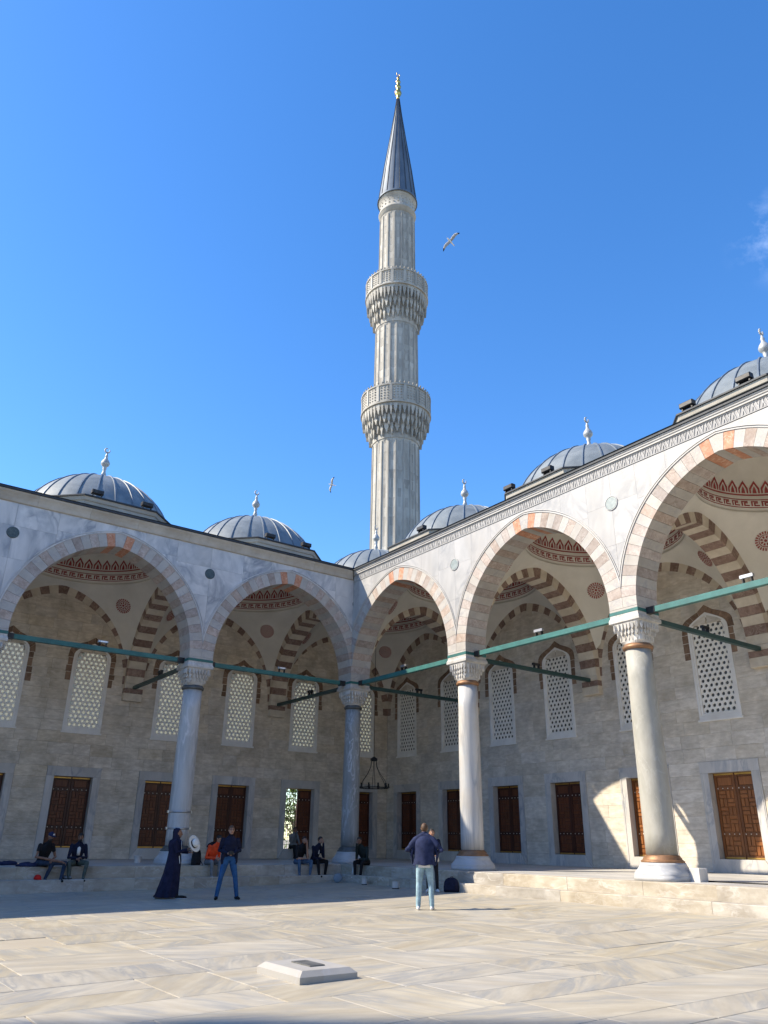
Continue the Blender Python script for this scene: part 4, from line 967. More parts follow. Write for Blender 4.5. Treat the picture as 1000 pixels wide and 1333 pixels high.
# ------------------------------------------------------------------ minaret
MX, MY = 8.53, 8.66
def minaret():
    t = thing('minaret', 'tall fluted stone minaret with two balconies and pointed lead cone', 'minaret', (MX, MY, 0))
    def put(name, mb, mats, parent=t):
        mb.v = [(a+MX, b+MY, c) for a, b, c in mb.v]; return obj(name, mb, mats, parent)
    def flute(nf):
        return lambda a, k: 1.0
    def shaft(r0_, r1_, z0, z1, nf, name):
        n = nf*4; prof = []; hh = int((z1-z0)/.62)
        mb = MB(); vs = []
        for z in (z0, z1-.35, z1-.16, z1):
            r = r0_+(r1_-r0_)*(z-z0)/(z1-z0)
            for i in range(n):
                a = 2*math.pi*i/n; f = (1.0, .982, .962, .982)[i % 4] if z < z1-.2 else 1.0
                vs.append((r*f*math.cos(a), r*f*math.sin(a), z))
        mb.add(vs, [(k*n+i, k*n+(i+1) % n, (k+1)*n+(i+1) % n, (k+1)*n+i) for k in range(3) for i in range(n)])
        sh = put(name, mb, mt['minaret'])
        for z, w in [(z0+(z1-z0-.3)*k/hh, .008) for k in range(1, hh)]:
            pass
        # vertical ribs
        rb = MB()
        for i in range(nf):
            a = 2*math.pi*i/nf; ca, sa = math.cos(a), math.sin(a); w = .045
            V = []
            for z in (z0, z1-.3):
                r = (r0_+(r1_-r0_)*(z-z0)/(z1-z0))
                for s_, o in ((-w, -.02), (-w*.7, .035), (w*.7, .035), (w, -.02)): V.append(((r+o)*ca-sa*s_, (r+o)*sa+ca*s_, z))
            rb.add(V, [(0, 1, 5, 4), (1, 2, 6, 5), (2, 3, 7, 6)])
        put('shaft_ribs', rb, mt['minaret'], sh)['kind'] = 'stuff'
        # course joints: thin recessed-looking bands are built as stone drums of slightly different radius
        dr = MB(); z = z0; k = 0
        while z < z1-.4:
            h = .62
            for i in range(nf):
                a0 = 2*math.pi*(i+.07)/nf; a1 = 2*math.pi*(i+.93)/nf; am = (a0+a1)/2
                r = (r0_+(r1_-r0_)*(z-z0)/(z1-z0)); o = rng.uniform(.0, .008)
                V = []
                for zz in (z+.016, min(z+h, z1-.36)-.016):
                    for a, f in ((a0, .988), (am, .9655), (a1, .988)): V.append(((r*f+o)*math.cos(a), (r*f+o)*math.sin(a), zz))
                dr.add(V, [(0, 1, 4, 3), (1, 2, 5, 4)], 0, rng.random())
            z += h
        put('shaft_stones', dr, mt['minaret'], sh)['kind'] = 'stuff'
        return sh
    put('base_drum', MB().lathe([(2.1, -.2), (2.1, 10.5), (1.95, 11.0), (1.53, 12.2)], 16, smooth=False), mt['minaret'])
    shaft(1.52, 1.48, 12.2, 24.45, 20, 'lower_shaft')
    shaft(1.45, 1.40, 27.0, 33.25, 20, 'middle_shaft')
    shaft(1.28, 1.25, 36.0, 42.95, 16, 'upper_shaft')
    put('upper_shaft_ring', MB().lathe([(1.26, 42.8), (1.26, 43.15), (1.34, 43.2), (1.37, 43.27), (1.34, 43.35), (1.27, 43.4), (1.27, 44.25), (1.33, 44.3), (1.37, 44.4), (1.40, 44.5)], 40), mt['minaret'])
    # carved belt under the cone
    cb = MB()
    for i in range(24):
        a = 2*math.pi*i/24
        for z, s_ in ((43.65, .09), (43.92, .07), (44.1, .05)):
            ca, sa = math.cos(a+z), math.sin(a+z); cb.add([((1.27+o)*ca-sa*p, (1.27+o)*sa+ca*p, z+q) for p, q, o in ((-s_, 0, 0), (0, -s_, 0), (s_, 0, 0), (0, s_, 0), (0, 0, .05))], [(0, 1, 4), (1, 2, 4), (2, 3, 4), (3, 0, 4)])
    tag(put('carved_belt', cb, mt['minaret_dark']), kind='stuff')
    def balcony(zm0, zm1, zr1, r0_, r1_, np_):
        H = zm1-zm0
        b = put('balcony', MB().lathe([(r0_, zm0), (r0_+.02, zm0+.1*H), (r0_+.0, zm0+.18*H), (r0_+(r1_-r0_)*.12, zm0+.32*H), (r0_+(r1_-r0_)*.22, zm0+.42*H), (r0_+(r1_-r0_)*.40, zm0+.54*H), (r0_+(r1_-r0_)*.52, zm0+.64*H), (r1_-.26, zm0+.78*H), (r1_-.16, zm1-.22), (r1_-.05, zm1-.2), (r1_-.05, zm1), (r1_+.06, zm1+.02), (r1_+.06, zm1+.1), (r1_, zm1+.13), (r1_, zr1-.1), (r1_-.12, zr1-.1), (r1_-.12, zm1+.2), (1.0, zm1+.2)], np_*4, caps=False, smooth=False), mt['minaret'])
        mq = MB()
        tiers = [(.28, .06*H, .40*H, 2, .30), (.60, .32*H, .66*H, 2.5, .32), (.90, .58*H, H-.12, 3, .26)]
        for lv, (fr_, za, zb, nn, dp) in enumerate(tiers):
            rr = r0_+(r1_-r0_)*fr_; nn = int(np_*nn)
            for i in range(nn):
                a = 2*math.pi*(i+.5*(lv % 2))/nn; ca, sa = math.cos(a), math.sin(a); w = math.pi*rr/nn*(.80 if i % 2 else .52); j = rng.uniform(-.03, .03)
                zb_, za_ = zm0+zb+.06, zm0+za+j+(.16 if i % 2 else .0); h = zb_-za_
                P = [(-w, zb_), (-w, za_+h*.55), (-w*.55, za_+h*.36), (-w*.3, za_+h*.12), (0, za_), (w*.3, za_+h*.12), (w*.55, za_+h*.36), (w, za_+h*.55), (w, zb_)]; n_ = len(P)
                vs = [((rr+.05*(z-za_)/h)*ca-sa*s_, (rr+.05*(z-za_)/h)*sa+ca*s_, z) for s_, z in P]+[((rr-dp)*ca-sa*s_, (rr-dp)*sa+ca*s_, z) for s_, z in P]
                mq.add(vs, [tuple(range(n_))]+[(k, k+n_, k+n_+1, k+1) for k in range(n_-1)], 0, rng.random())
        tag(put('muqarnas', mq, mt['minaret'], b), kind='stuff')
        for i in range(np_):
            a = 2*math.pi*i/np_; ca, sa = math.cos(a), math.sin(a)
            ps = MB(); z0_, z1_ = zm1+.14, zr1
            vs = [((r1_+o)*ca-sa*s_, (r1_+o)*sa+ca*s_, z) for z in (z0_, z1_) for s_, o in ((-.085, -.12), (-.085, .05), (.085, .05), (.085, -.12))]
            ps.add(vs, [(0, 1, 5, 4), (1, 2, 6, 5), (2, 3, 7, 6), (3, 0, 4, 7), (4, 5, 6, 7)]); put('railing_post', ps, mt['minaret'], b)
            a2 = a+math.pi/np_; w = math.pi*r1_/np_-.11; h = z1_-z0_; pn = MB(); ca, sa = math.cos(a2), math.sin(a2); rr = r1_+.012
            for kk in range(5):
                for mm_ in range(3):
                    cx = -w+2*w*(mm_+.5)/3; cz_ = z0_+.1+(h-.25)*(kk+.5)/5; s_ = .07
                    pn.add([((rr+o)*ca-sa*(cx+p), (rr+o)*sa+ca*(cx+p), cz_+q) for p, q, o in ((-s_, 0, 0), (0, -s_, 0), (s_, 0, 0), (0, s_, 0), (0, 0, .03))], [(0, 1, 4), (1, 2, 4), (2, 3, 4), (3, 0, 4)], 0, rng.random())
            put('railing_panel', pn, mt['minaret_dark'], b)
        rail = put('railing_cap', MB().lathe([(r1_-.14, zr1-.10), (r1_+.06, zr1-.10), (r1_+.06, zr1), (r1_-.14, zr1), (r1_-.14, zr1-.10)], np_*4, caps=False, smooth=False), mt['minaret'], b)
        sp = MB()
        for i in range(np_*3):
            a = 2*math.pi*i/(np_*3); px, py = (r1_-.02)*math.cos(a), (r1_-.02)*math.sin(a)
            sp.lathe([(.025, 0), (.035, .08), (.07, .13), (.03, .2), (.005, .24)], 6, (px, py, zr1))
        tag(put('railing_knobs', sp, mt['minaret_dark'], b), kind='stuff')
    balcony(24.3, 26.4, 27.75, 1.52, 2.22, 16)
    balcony(33.1, 35.6, 36.85, 1.43, 2.12, 16)
    cn = put('lead_cone', MB().lathe([(1.38, 44.5), (1.48, 44.48), (1.48, 44.54), (1.40, 44.75), (1.06, 47.7), (.62, 51.0), (.28, 53.7), (.10, 55.4)], 40, caps=False), mt['cone'])
    for i in range(18):
        a = 2*math.pi*i/18; ca, sa = math.cos(a), math.sin(a); mb = MB(); V = []
        for r, z in [(1.40, 44.75), (1.06, 47.7), (.62, 51.0), (.28, 53.7), (.10, 55.4)]:
            w = .028*max(.3, r/1.38)
            for s_, o in ((-w, -.01), (-w*.6, .035), (w*.6, .035), (w, -.01)): V.append(((r+o)*ca-sa*s_, (r+o)*sa+ca*s_, z))
        mb.add(V, [(4*k+i_, 4*k+i_+1, 4*k+5+i_, 4*k+4+i_) for k in range(4) for i_ in range(3)]); put('cone_seam', mb, mt['lead_dark'], cn)
    fp = [(.10, 55.35), (.14, 55.5), (.09, 55.62), (.22, 55.85), (.28, 56.05), (.20, 56.3), (.09, 56.42), (.2, 56.6), (.23, 56.75), (.15, 56.95), (.08, 57.05), (.18, 57.2), (.2, 57.32), (.12, 57.5), (.06, 57.6), (.12, 57.72), (.06, 57.85), (.03, 58.0)]
    fi = MB().lathe(fp, 16)
    for i in range(9):
        a0, a1 = R(120+33*i), R(120+33*(i+1)); fi.tube([(.16*math.cos(a0), 0, 58.16+.16*math.sin(a0)), (.16*math.cos(a1), 0, 58.16+.16*math.sin(a1))], .028, 6)
    put('gilt_finial', fi, mt['gold'], cn)
    return t
mina = minaret()
copy_tree(mina, (-58.2, 8.25, 0), 'second minaret far outside the left edge whose shadow crosses the paving')

# ------------------------------------------------------------------ the other two sides of the courtyard and the prayer hall (out of view)
def far_arcade(side, label, loc):
    t = thing('far_gallery', label, 'gallery', loc); polys = arch_polys(NV); rho = AR+AT+.0035; half = mould_pts(rho)+[(0.0, 11.7), (3.4275, 11.7)]
    vo, sp = MB(), MB()
    for k in range(7):
        bc = S*(k+.5)
        for p in polys: vo.prism([(bc+x, z) for x, z in p], -FO, FO, 0, rng.random())
        for sg in (1, -1):
            p = [(bc+sg*x, z) for x, z in half]; p = p if area(p) > 0 else p[::-1]; sp.prism(p, -FO+.004, FO-.02)
    tag(obj('voussoirs', vo, mt['vous_white'], t, side), kind='stuff'); obj('spandrels', sp, mt['marble_warm'], t, side)
    obj('back_wall', MB().box(0, S*7, D, D+.5, -.3, 12.3), mt['ashlar'], t, side)
    obj('roof', MB().box(0, S*7, -FO-.1, D+.5, 11.71, 12.0), mt['lead'], t, side)
    obj('platform', MB().box(0, S*7, -1.2, D, -.4, .5), mt['step'], t, side)
    for k in range(8):
        c = MB().lathe([(.6, .5), (.55, .9), (.37, .95), (.34, 6.2), (.36, 6.3), (.46, 6.8), (.46, 7.25)], 20, (S*k, 0, 0)); obj('column', c, mt['col_pale'], t, side)
    for k in range(7):
        c = MB().lathe([(2.9*math.cos(R(a)), 12+2.8*math.sin(R(a))) for a in range(0, 91, 9)], 24, (S*(k+.5), D/2, 0), caps=False); obj('dome', c, mt['lead'], t, side)
far_arcade('S', 'sunlit gallery closing the courtyard behind the camera', (-24, -46.5, 0))
far_arcade('W', 'shaded gallery closing the courtyard far to the left of the camera', (-49.7, -24, 0))
ph = thing('prayer_hall', 'large domed prayer hall rising behind the camera', 'mosque', (-25, -80, 0))
hb = MB().box(-52, 2, -108, -53.6, -.3, 17).box(-46, -4, -104, -58, 17.01, 24).box(-40, -10, -98, -64, 24.01, 29)
obj('stone_mass', hb, mt['ashlar_grey'], ph)
def cap_(r, x, y, z, h): return MB().lathe([(r*math.cos(R(a)), h*math.sin(R(a))) for a in range(0, 91, 6)], 48, (x, y, z), caps=False)
obj('main_dome', cap_(12.5, -25, -81, 29, 13), mt['lead'], ph)
for x, y in ((-25, -62), (-25, -100), (-43, -81), (-7, -81)): obj('half_dome', cap_(9, x, y, 22, 8), mt['lead'], ph)
# ------------------------------------------------------------------ chandelier in the corner bay
ch = thing('chandelier', 'black iron ring chandelier hanging in the corner bay', 'chandelier', (3.4, 3.27, 3.47))
cb = MB()
for i in range(24):
    a0, a1 = 2*math.pi*i/24, 2*math.pi*(i+1)/24; cb.tube([(3.4+.66*math.cos(a0), 3.27+.66*math.sin(a0), 3.47), (3.4+.66*math.cos(a1), 3.27+.66*math.sin(a1), 3.47)], .022, 6)
obj('ring', cb, mt['iron'], ch)
cb = MB()
for i in range(10): 
    a = 2*math.pi*i/10; px, py = 3.4+.66*math.cos(a), 3.27+.66*math.sin(a); cb.lathe([(.05, 0), (.06, .03), (.035, .05), (.035, .15), (.05, .17), (.0, .18)], 8, (px, py, 3.48))
obj('lamp_cups', cb, mt['iron'], ch)
cb = MB()
for i in range(6):
    a = 2*math.pi*i/6; ca, sa = math.cos(a), math.sin(a)
    cb.tube([(3.4+r*ca, 3.27+r*sa, z) for r, z in ((.66, 3.48), (.56, 3.75), (.32, 4.05), (.16, 4.35), (.12, 4.62))], .012, 6)
obj('hanger_arms', cb, mt['iron'], ch)
obj('crown_ring', MB().lathe([(.11, 4.6), (.16, 4.62), (.16, 4.72), (.11, 4.74), (.03, 4.8)], 12, (3.4, 3.27, 0)), mt['iron'], ch)
obj('chain', MB().tube([(3.4, 3.27, 4.75), (3.4, 3.27, 13.55)], .012, 6), mt['iron'], ch)

# ------------------------------------------------------------------ tree outside the open shutter
def tree(x, y, h, rad, label, seed, n=2600):
    rr = random.Random(seed); t = thing('tree', label, 'tree', (x, y, 0)); tr = MB()
    tr.tube([(x, y, -.1), (x+.05, y, .8), (x-.05, y+.05, h*.45), (x+.05, y, h*.75)], [.16, .13, .09, .04], 8)
    for i in range(9):
        a = rr.uniform(0, 6.28); z = h*rr.uniform(.2, .6); tr.tube([(x, y, z), (x+math.cos(a)*rad*.5, y+math.sin(a)*rad*.5, z+.5), (x+math.cos(a)*rad*.8, y+math.sin(a)*rad*.8, z+1.1)], [.05, .035, .015], 6)
    obj('trunk', tr, mt['bark'], t); cl = [(rr.gauss(0, rad*.5), rr.gauss(0, rad*.5), rr.uniform(.3, h)) for _ in range(26)]; lf = MB()
    for i in range(n):
        c = rr.choice(cl); p = Vector((x+c[0]+rr.gauss(0, .32), y+c[1]+rr.gauss(0, .32), max(.05, c[2]+rr.gauss(0, .3)))); a = Vector((rr.gauss(0, 1), rr.gauss(0, 1), rr.gauss(0, 1))).normalized(); b = a.cross(Vector((rr.gauss(0, 1), rr.gauss(0, 1), rr.gauss(0, 1)))).normalized(); l = rr.uniform(.06, .13)
        lf.add([p-a*l, p+b*l*.45, p+a*l, p-b*l*.45], [(0, 1, 2, 3)], 0, rr.random())
    tag(obj('crown', lf, mt['leaf'], t), kind='stuff')
tree(5.3, 13.2, 4.6, 1.6, 'bright green leafy tree seen through the open shutter', 3)
tree(8.4, 17.0, 6.0, 2.2, 'darker leafy tree further back outside the open shutter', 5)

# ------------------------------------------------------------------ raised drain cover in the paving
sx0, sx1, sy0, sy1, sz = -12.57, -11.79, -17.80, -16.78, -.15
dc = thing('drain_cover', 'raised white marble drain cover with a dark inset grate on the paving', 'drain cover', ((sx0+sx1)/2, (sy0+sy1)/2, sz))
b = MB(); c_ = .07; zt_ = sz+.13
vs = [(sx0, sy0, sz), (sx1, sy0, sz), (sx1, sy1, sz), (sx0, sy1, sz), (sx0, sy0, sz+.075), (sx1, sy0, sz+.075), (sx1, sy1, sz+.075), (sx0, sy1, sz+.075), (sx0+c_, sy0+c_, zt_), (sx1-c_, sy0+c_, zt_), (sx1-c_, sy1-c_, zt_), (sx0+c_, sy1-c_, zt_)]
b.add(vs, [(0, 1, 5, 4), (1, 2, 6, 5), (2, 3, 7, 6), (3, 0, 4, 7), (4, 5, 9, 8), (5, 6, 10, 9), (6, 7, 11, 10), (7, 4, 8, 11), (8, 9, 10, 11), (3, 2, 1, 0)])
obj('slab', b, mt['slab'], dc)
gm = MB(); gx0, gx1, gy0, gy1 = sx0+.3, sx1-.28, sy0+.28, sy1-.3
gm.box(gx0, gx1, gy0, gy1, zt_-.02, zt_+.004)
for k in range(7):
    a = gx0+(gx1-gx0)*(k+.5)/7; gm.box(a-.016, a+.016, gy0+.03, gy1-.03, zt_+.002, zt_+.014)
gm.box(gx0, gx1, gy0, gy0+.03, zt_+.003, zt_+.013); gm.box(gx0, gx1, gy1-.03, gy1, zt_+.003, zt_+.013)
obj('grate', gm, mt['grate'], dc)

# ------------------------------------------------------------------ people
def remesh(mb, voxel=.013, smooth=4):
    me = bpy.data.meshes.new('tmp'); me.from_pydata([tuple(p) for p in mb.v], [], mb.f); me.update()
    o = bpy.data.objects.new('tmp', me); COL.objects.link(o)
    m = o.modifiers.new('r', 'REMESH'); m.mode = 'VOXEL'; m.voxel_size = voxel
    s = o.modifiers.new('s', 'SMOOTH'); s.factor = .5; s.iterations = smooth
    bpy.context.view_layer.update(); dg = bpy.context.evaluated_depsgraph_get(); ev = o.evaluated_get(dg); em = ev.to_mesh()
    v = np.zeros(len(em.vertices)*3); em.vertices.foreach_get('co', v); f = [tuple(p.vertices) for p in em.polygons]
    ev.to_mesh_clear(); bpy.data.objects.remove(o); bpy.data.meshes.remove(me)
    return v.reshape(-1, 3), f
class Body:
    def __init__(s): s.mb = MB(); s.seg = []; s.post = MB()
    def limb(s, pts, rad, tag_, flat=1.0, xdir=None):
        pts = [Vector(p) for p in pts]
        s.mb.loft(pts, [r for r in rad], [r*flat for r in rad], xdir, 12)
        for p, r in zip(pts, rad): 
            if flat == 1.0: s.mb.ell(p, (r, r, r), 0, 12)
        for i in range(len(pts)-1): s.seg.append((np.array(pts[i]), np.array(pts[i+1]), rad[i], rad[i+1], tag_))
    def blob(s, c, r, tag_, rot=None):
        s.mb.ell(c, r, 0, 14, rot); m = min(r); k = int(np.argmax(r)); ax = Vector((0, 0, 0)); ax[k] = max(r)-m
        if rot: ax = rot @ ax
        c = Vector(c); s.seg.append((np.array(c-ax), np.array(c+ax), m, m, tag_))
    def hand(s, wr, dirv, side, mi, up=(0, 0, 1), curl=.5, sc=1.0):
        d = Vector(dirv).normalized(); n = Vector(up); n = (n-d*n.dot(d)).normalized(); a = d.cross(n)*side; wr = Vector(wr)
        P = s.post; P.loft([wr-d*.01, wr+d*.03*sc, wr+d*.085*sc], [.026*sc, .038*sc, .040*sc], [.018*sc, .016*sc, .014*sc], a, 10, mi)
        for k, (off, ln) in enumerate(((-.03, .062), (-.01, .075), (.01, .07), (.029, .054))):
            b = wr+d*.08*sc+a*off*sc; c1 = curl*(.7+.1*k); p1 = b+(d*math.cos(c1*.5)-n*math.sin(c1*.5))*ln*.45*sc; p2 = p1+(d*math.cos(c1*1.3)-n*math.sin(c1*1.3))*ln*.32*sc; p3 = p2+(d*math.cos(c1*2)-n*math.sin(c1*2))*ln*.25*sc
            P.tube([b, p1, p2, p3], [.0095*sc, .009*sc, .008*sc, .006*sc], 7, mi)
        b = wr+d*.03*sc-a*.032*sc; p1 = b+(d*.6-a*.7-n*.2).normalized()*.035*sc; p2 = p1+(d*.9-a*.25-n*.3).normalized()*.03*sc
        P.tube([b, p1, p2], [.012*sc, .0105*sc, .008*sc], 7, mi)
    def head(s, c, yaw=0, pitch=0, mi=0, hairmat=None, hs=1.0, face=True):
        """c: centre of the skull; yaw about z, pitch > 0 looks down"""
        c = Vector(c); Rm = Matrix.Rotation(yaw, 3, 'Z') @ Matrix.Rotation(-pitch, 3, 'X'); s.HR = Rm; s.HC = c; f = lambda x, y, z: c+Rm @ Vector((x, y, z))*hs
        s.blob(c, (.076*hs, .094*hs, .098*hs), mi, Rm); s.blob(f(0, .028, -.07), (.056*hs, .062*hs, .056*hs), mi, Rm)
        s.limb([f(0, .088, .012), f(0, .108, -.026)], [.010, .016], mi)
        for q in (-1, 1): s.blob(f(q*.078, -.005, -.015), (.012*hs, .02*hs, .032*hs), mi, Rm)
        if face:
            for q in (-1, 1): s.post.ell(f(q*.031, .084, .012), (.014*hs, .008*hs, .008*hs), 5, 8, Rm); s.post.ell(f(q*.031, .090, .034), (.02*hs, .006*hs, .005*hs), 6, 8, Rm)
            s.post.ell(f(0, .088, -.062), (.024*hs, .008*hs, .007*hs), 7, 8, Rm)
        return f
    def finish(s, name, label, loc, rz, mats, voxel=.013, cat='person', group=None):
        v, f = remesh(s.mb, voxel); fc = np.array([v[list(p)].mean(0) for p in f]); best = np.full(len(f), 1e9); mi = np.zeros(len(f), int)
        for a, b, ra, rb, t in s.seg:
            ab = b-a; L2 = ab @ ab; tt = np.clip(((fc-a) @ ab)/L2, 0, 1) if L2 > 1e-9 else np.zeros(len(fc))
            d = np.linalg.norm(fc-(a+tt[:, None]*ab), axis=1)-(ra+(rb-ra)*tt); k = d < best; best[k] = d[k]; mi[k] = t
        mb = MB(); mb.v = [tuple(p) for p in v]; mb.f = [list(p) for p in f]; mb.m = mi.tolist(); mb.t = [0.0]*len(f); mb.sm = [True]*len(f)
        o = len(mb.v); mb.v += [tuple(p) for p in s.post.v]; mb.f += [[i+o for i in q] for q in s.post.f]; mb.m += s.post.m; mb.t += s.post.t; mb.sm += s.post.sm
        t = thing(name, label, cat, loc, group); t.rotation_euler.z = rz
        link('body', mesh_of(mb, 'body', mats), t); s.t = t; return t
    def child(s, name, mb, mats): return link(name, mesh_of(mb, name, mats), s.t)
def hair_mb(f, cover=.35, back=True, long=0.0):
    """cap of hair over the skull: f maps head coords"""
    mb = MB(); n = 20; rows = 9; vs = []
    for i in range(rows+1):
        for k in range(n):
            a = 2*math.pi*k/n; fr_ = math.sin(a)              # +1 = front
            lim = R(62) if fr_ > .55 else (R(128)+long if fr_ < .1 else R(95)); p = lim*i/rows
            vs.append(f(.083*math.sin(p)*math.cos(a), .101*math.sin(p)*math.sin(a)-.004, .106*math.cos(p)+.003))
    return mb.add(vs, [(i*n+k, (i+1)*n+k, (i+1)*n+(k+1) % n, i*n+(k+1) % n) for i in range(rows) for k in range(n)], 0, 0, True)

SK = 0; TOP = 1; TRO = 2; SHO = 3; EXT = 4
def mats_of(skin, top, tro, sho, ext=None, hair=HAIR): return [skin, top, tro, sho, ext or top, EYE, hair, LIP]
def legs_stand(B, hipz, feet, tro=TRO, sho=SHO, w=.09, k=1.0, hipy=0.0):
    for s_, (fx, fy, toe) in zip((-1, 1), feet):
        hip = Vector((s_*w, hipy, hipz)); an = Vector((fx, fy, .085)); kn = (hip+an)/2+Vector((s_*.01, .03, .03))
        B.limb([hip, hip.lerp(kn, .5), kn, kn.lerp(an, .35), an+Vector((0, 0, .0))], [.098*k, .085*k, .064*k, .063*k, .052*k], tro)
        d = Vector((math.sin(toe), math.cos(toe), 0)); B.limb([an-d*.05-Vector((0, 0, .045)), an+d*.06-Vector((0, 0, .045)), an+d*.15-Vector((0, 0, .055))], [.040, .042, .032], sho)
def torso(B, hip, chest, neck, top=TOP, tro=TRO, sh=.19, dep=1.0, xdir=(1, 0, 0), belt=.35):
    hip, chest, neck = Vector(hip), Vector(chest), Vector(neck)
    P = [hip-(chest-hip)*.18, hip, hip.lerp(chest, .45), chest, chest.lerp(neck, .55), neck]
    B.mb.loft(P, [.145, .168, .15, .185, .16, .065], [.10*dep, .118*dep, .108*dep, .122*dep, .098*dep, .06], xdir, 18)
    q = hip.lerp(chest, belt)
    B.seg.append((np.array(P[0]), np.array(hip.lerp(chest, belt-.12)), .13, .13, tro)); B.seg.append((np.array(q), np.array(chest.lerp(neck, .75)), .15, .13, top))
def arm(B, sh, el, wr, top=TOP, skin_from=None, k=1.0):
    sh, el, wr = Vector(sh), Vector(el), Vector(wr)
    if skin_from is None: B.limb([sh, sh.lerp(el, .5), el, el.lerp(wr, .5), wr], [.060*k, .055*k, .047*k, .043*k, .036*k], top)
    else:
        m_ = sh.lerp(el, skin_from); B.limb([sh, m_], [.064*k, .056*k], top); B.limb([m_, el, el.lerp(wr, .5), wr], [.044*k, .04*k, .037*k, .027*k], SK)

# man standing, facing the camera, blue jeans, camera in his hands
def person_photographer():
    B = Body(); H = 1.78
    torso(B, (0, 0, .97), (0, .0, 1.30), (0, -.01, 1.53)); legs_stand(B, .92, [(-.27, -.02, -.35), (.25, .02, .3)], k=1.02)
    B.limb([(0, 0, 1.5), (0, .01, 1.58)], [.056, .054], SK)
    f = B.head((0, .025, 1.665), .1, .08)
    arm(B, (-.195, 0, 1.42), (-.27, -.02, 1.16), (-.07, .22, 1.10)); arm(B, (.195, 0, 1.42), (.27, -.02, 1.16), (.08, .22, 1.10))
    B.hand((-.065, .225, 1.10), (.5, .6, -.1), 1, SK, curl=.9); B.hand((.075, .225, 1.10), (-.5, .6, -.1), -1, SK, curl=.9)
    for q in (-1, 1): B.mb.loft([(q*.15, .02, 1.25), (q*.165, .03, .98), (q*.17, .035, .86)], [.055, .06, .05], [.085, .095, .08], (1, 0, 0), 10)
    for q in (-1, 1): B.seg.append((np.array((q*.15, .02, 1.25)), np.array((q*.17, .035, .86)), .05, .05, TOP))
    t = B.finish('person', 'man in dark navy shirt and blue jeans standing with legs apart holding a camera', (-7.85, -6.05, gz(-7.88)), math.atan2(-26.4+6, -17.7+7.9)-math.pi/2+.12, mats_of(SKIN, NAVY_D, JEAN, SHOE, hair=HAIR_B))
    B.child('hair', hair_mb(f), HAIR_B)
    g = MB()
    for q in (-1, 1):
        c = f(q*.032, .1, .012)
        for k in range(10):
            a0, a1 = 2*math.pi*k/10, 2*math.pi*(k+1)/10; g.tube([c+Vector((.026*math.cos(a0), 0, .02*math.sin(a0))), c+Vector((.026*math.cos(a1), 0, .02*math.sin(a1)))], .003, 5)
        g.tube([f(q*.058, .098, .014), f(q*.08, .0, .01)], .003, 5)
    B.child('glasses', g, mt['iron'])
    B.child('collar', MB().lathe([(.075, 1.49), (.068, 1.535), (.075, 1.53)], 16, (0, -.005, 0), caps=False), NAVY_D)
    # camera held in his hands: a thing of its own
    rz = t.rotation_euler.z; p = Matrix.Rotation(rz, 3, 'Z') @ Vector((0, .32, 1.10)); loc = (t.location.x+p.x, t.location.y+p.y, t.location.z+p.z)
    ct = thing('camera_body', 'small black camera held at the belly by the man in blue jeans', 'camera', loc); ct.rotation_euler.z = rz
    link('case', mesh_of(MB().chamfer(-.065, .065, -.03, .03, -.04, .04, .006).box(-.025, .025, -.02, .02, .0401, .058), 'case', mt['iron']), ct)
    l = MB().lathe([(.034, 0), (.034, .05), (.03, .055), (.024, .05)], 16); l.v = [(a, .03+c, b) for a, b, c in l.v]; link('lens', mesh_of(l, 'lens', mt['iron']), ct)
person_photographer()

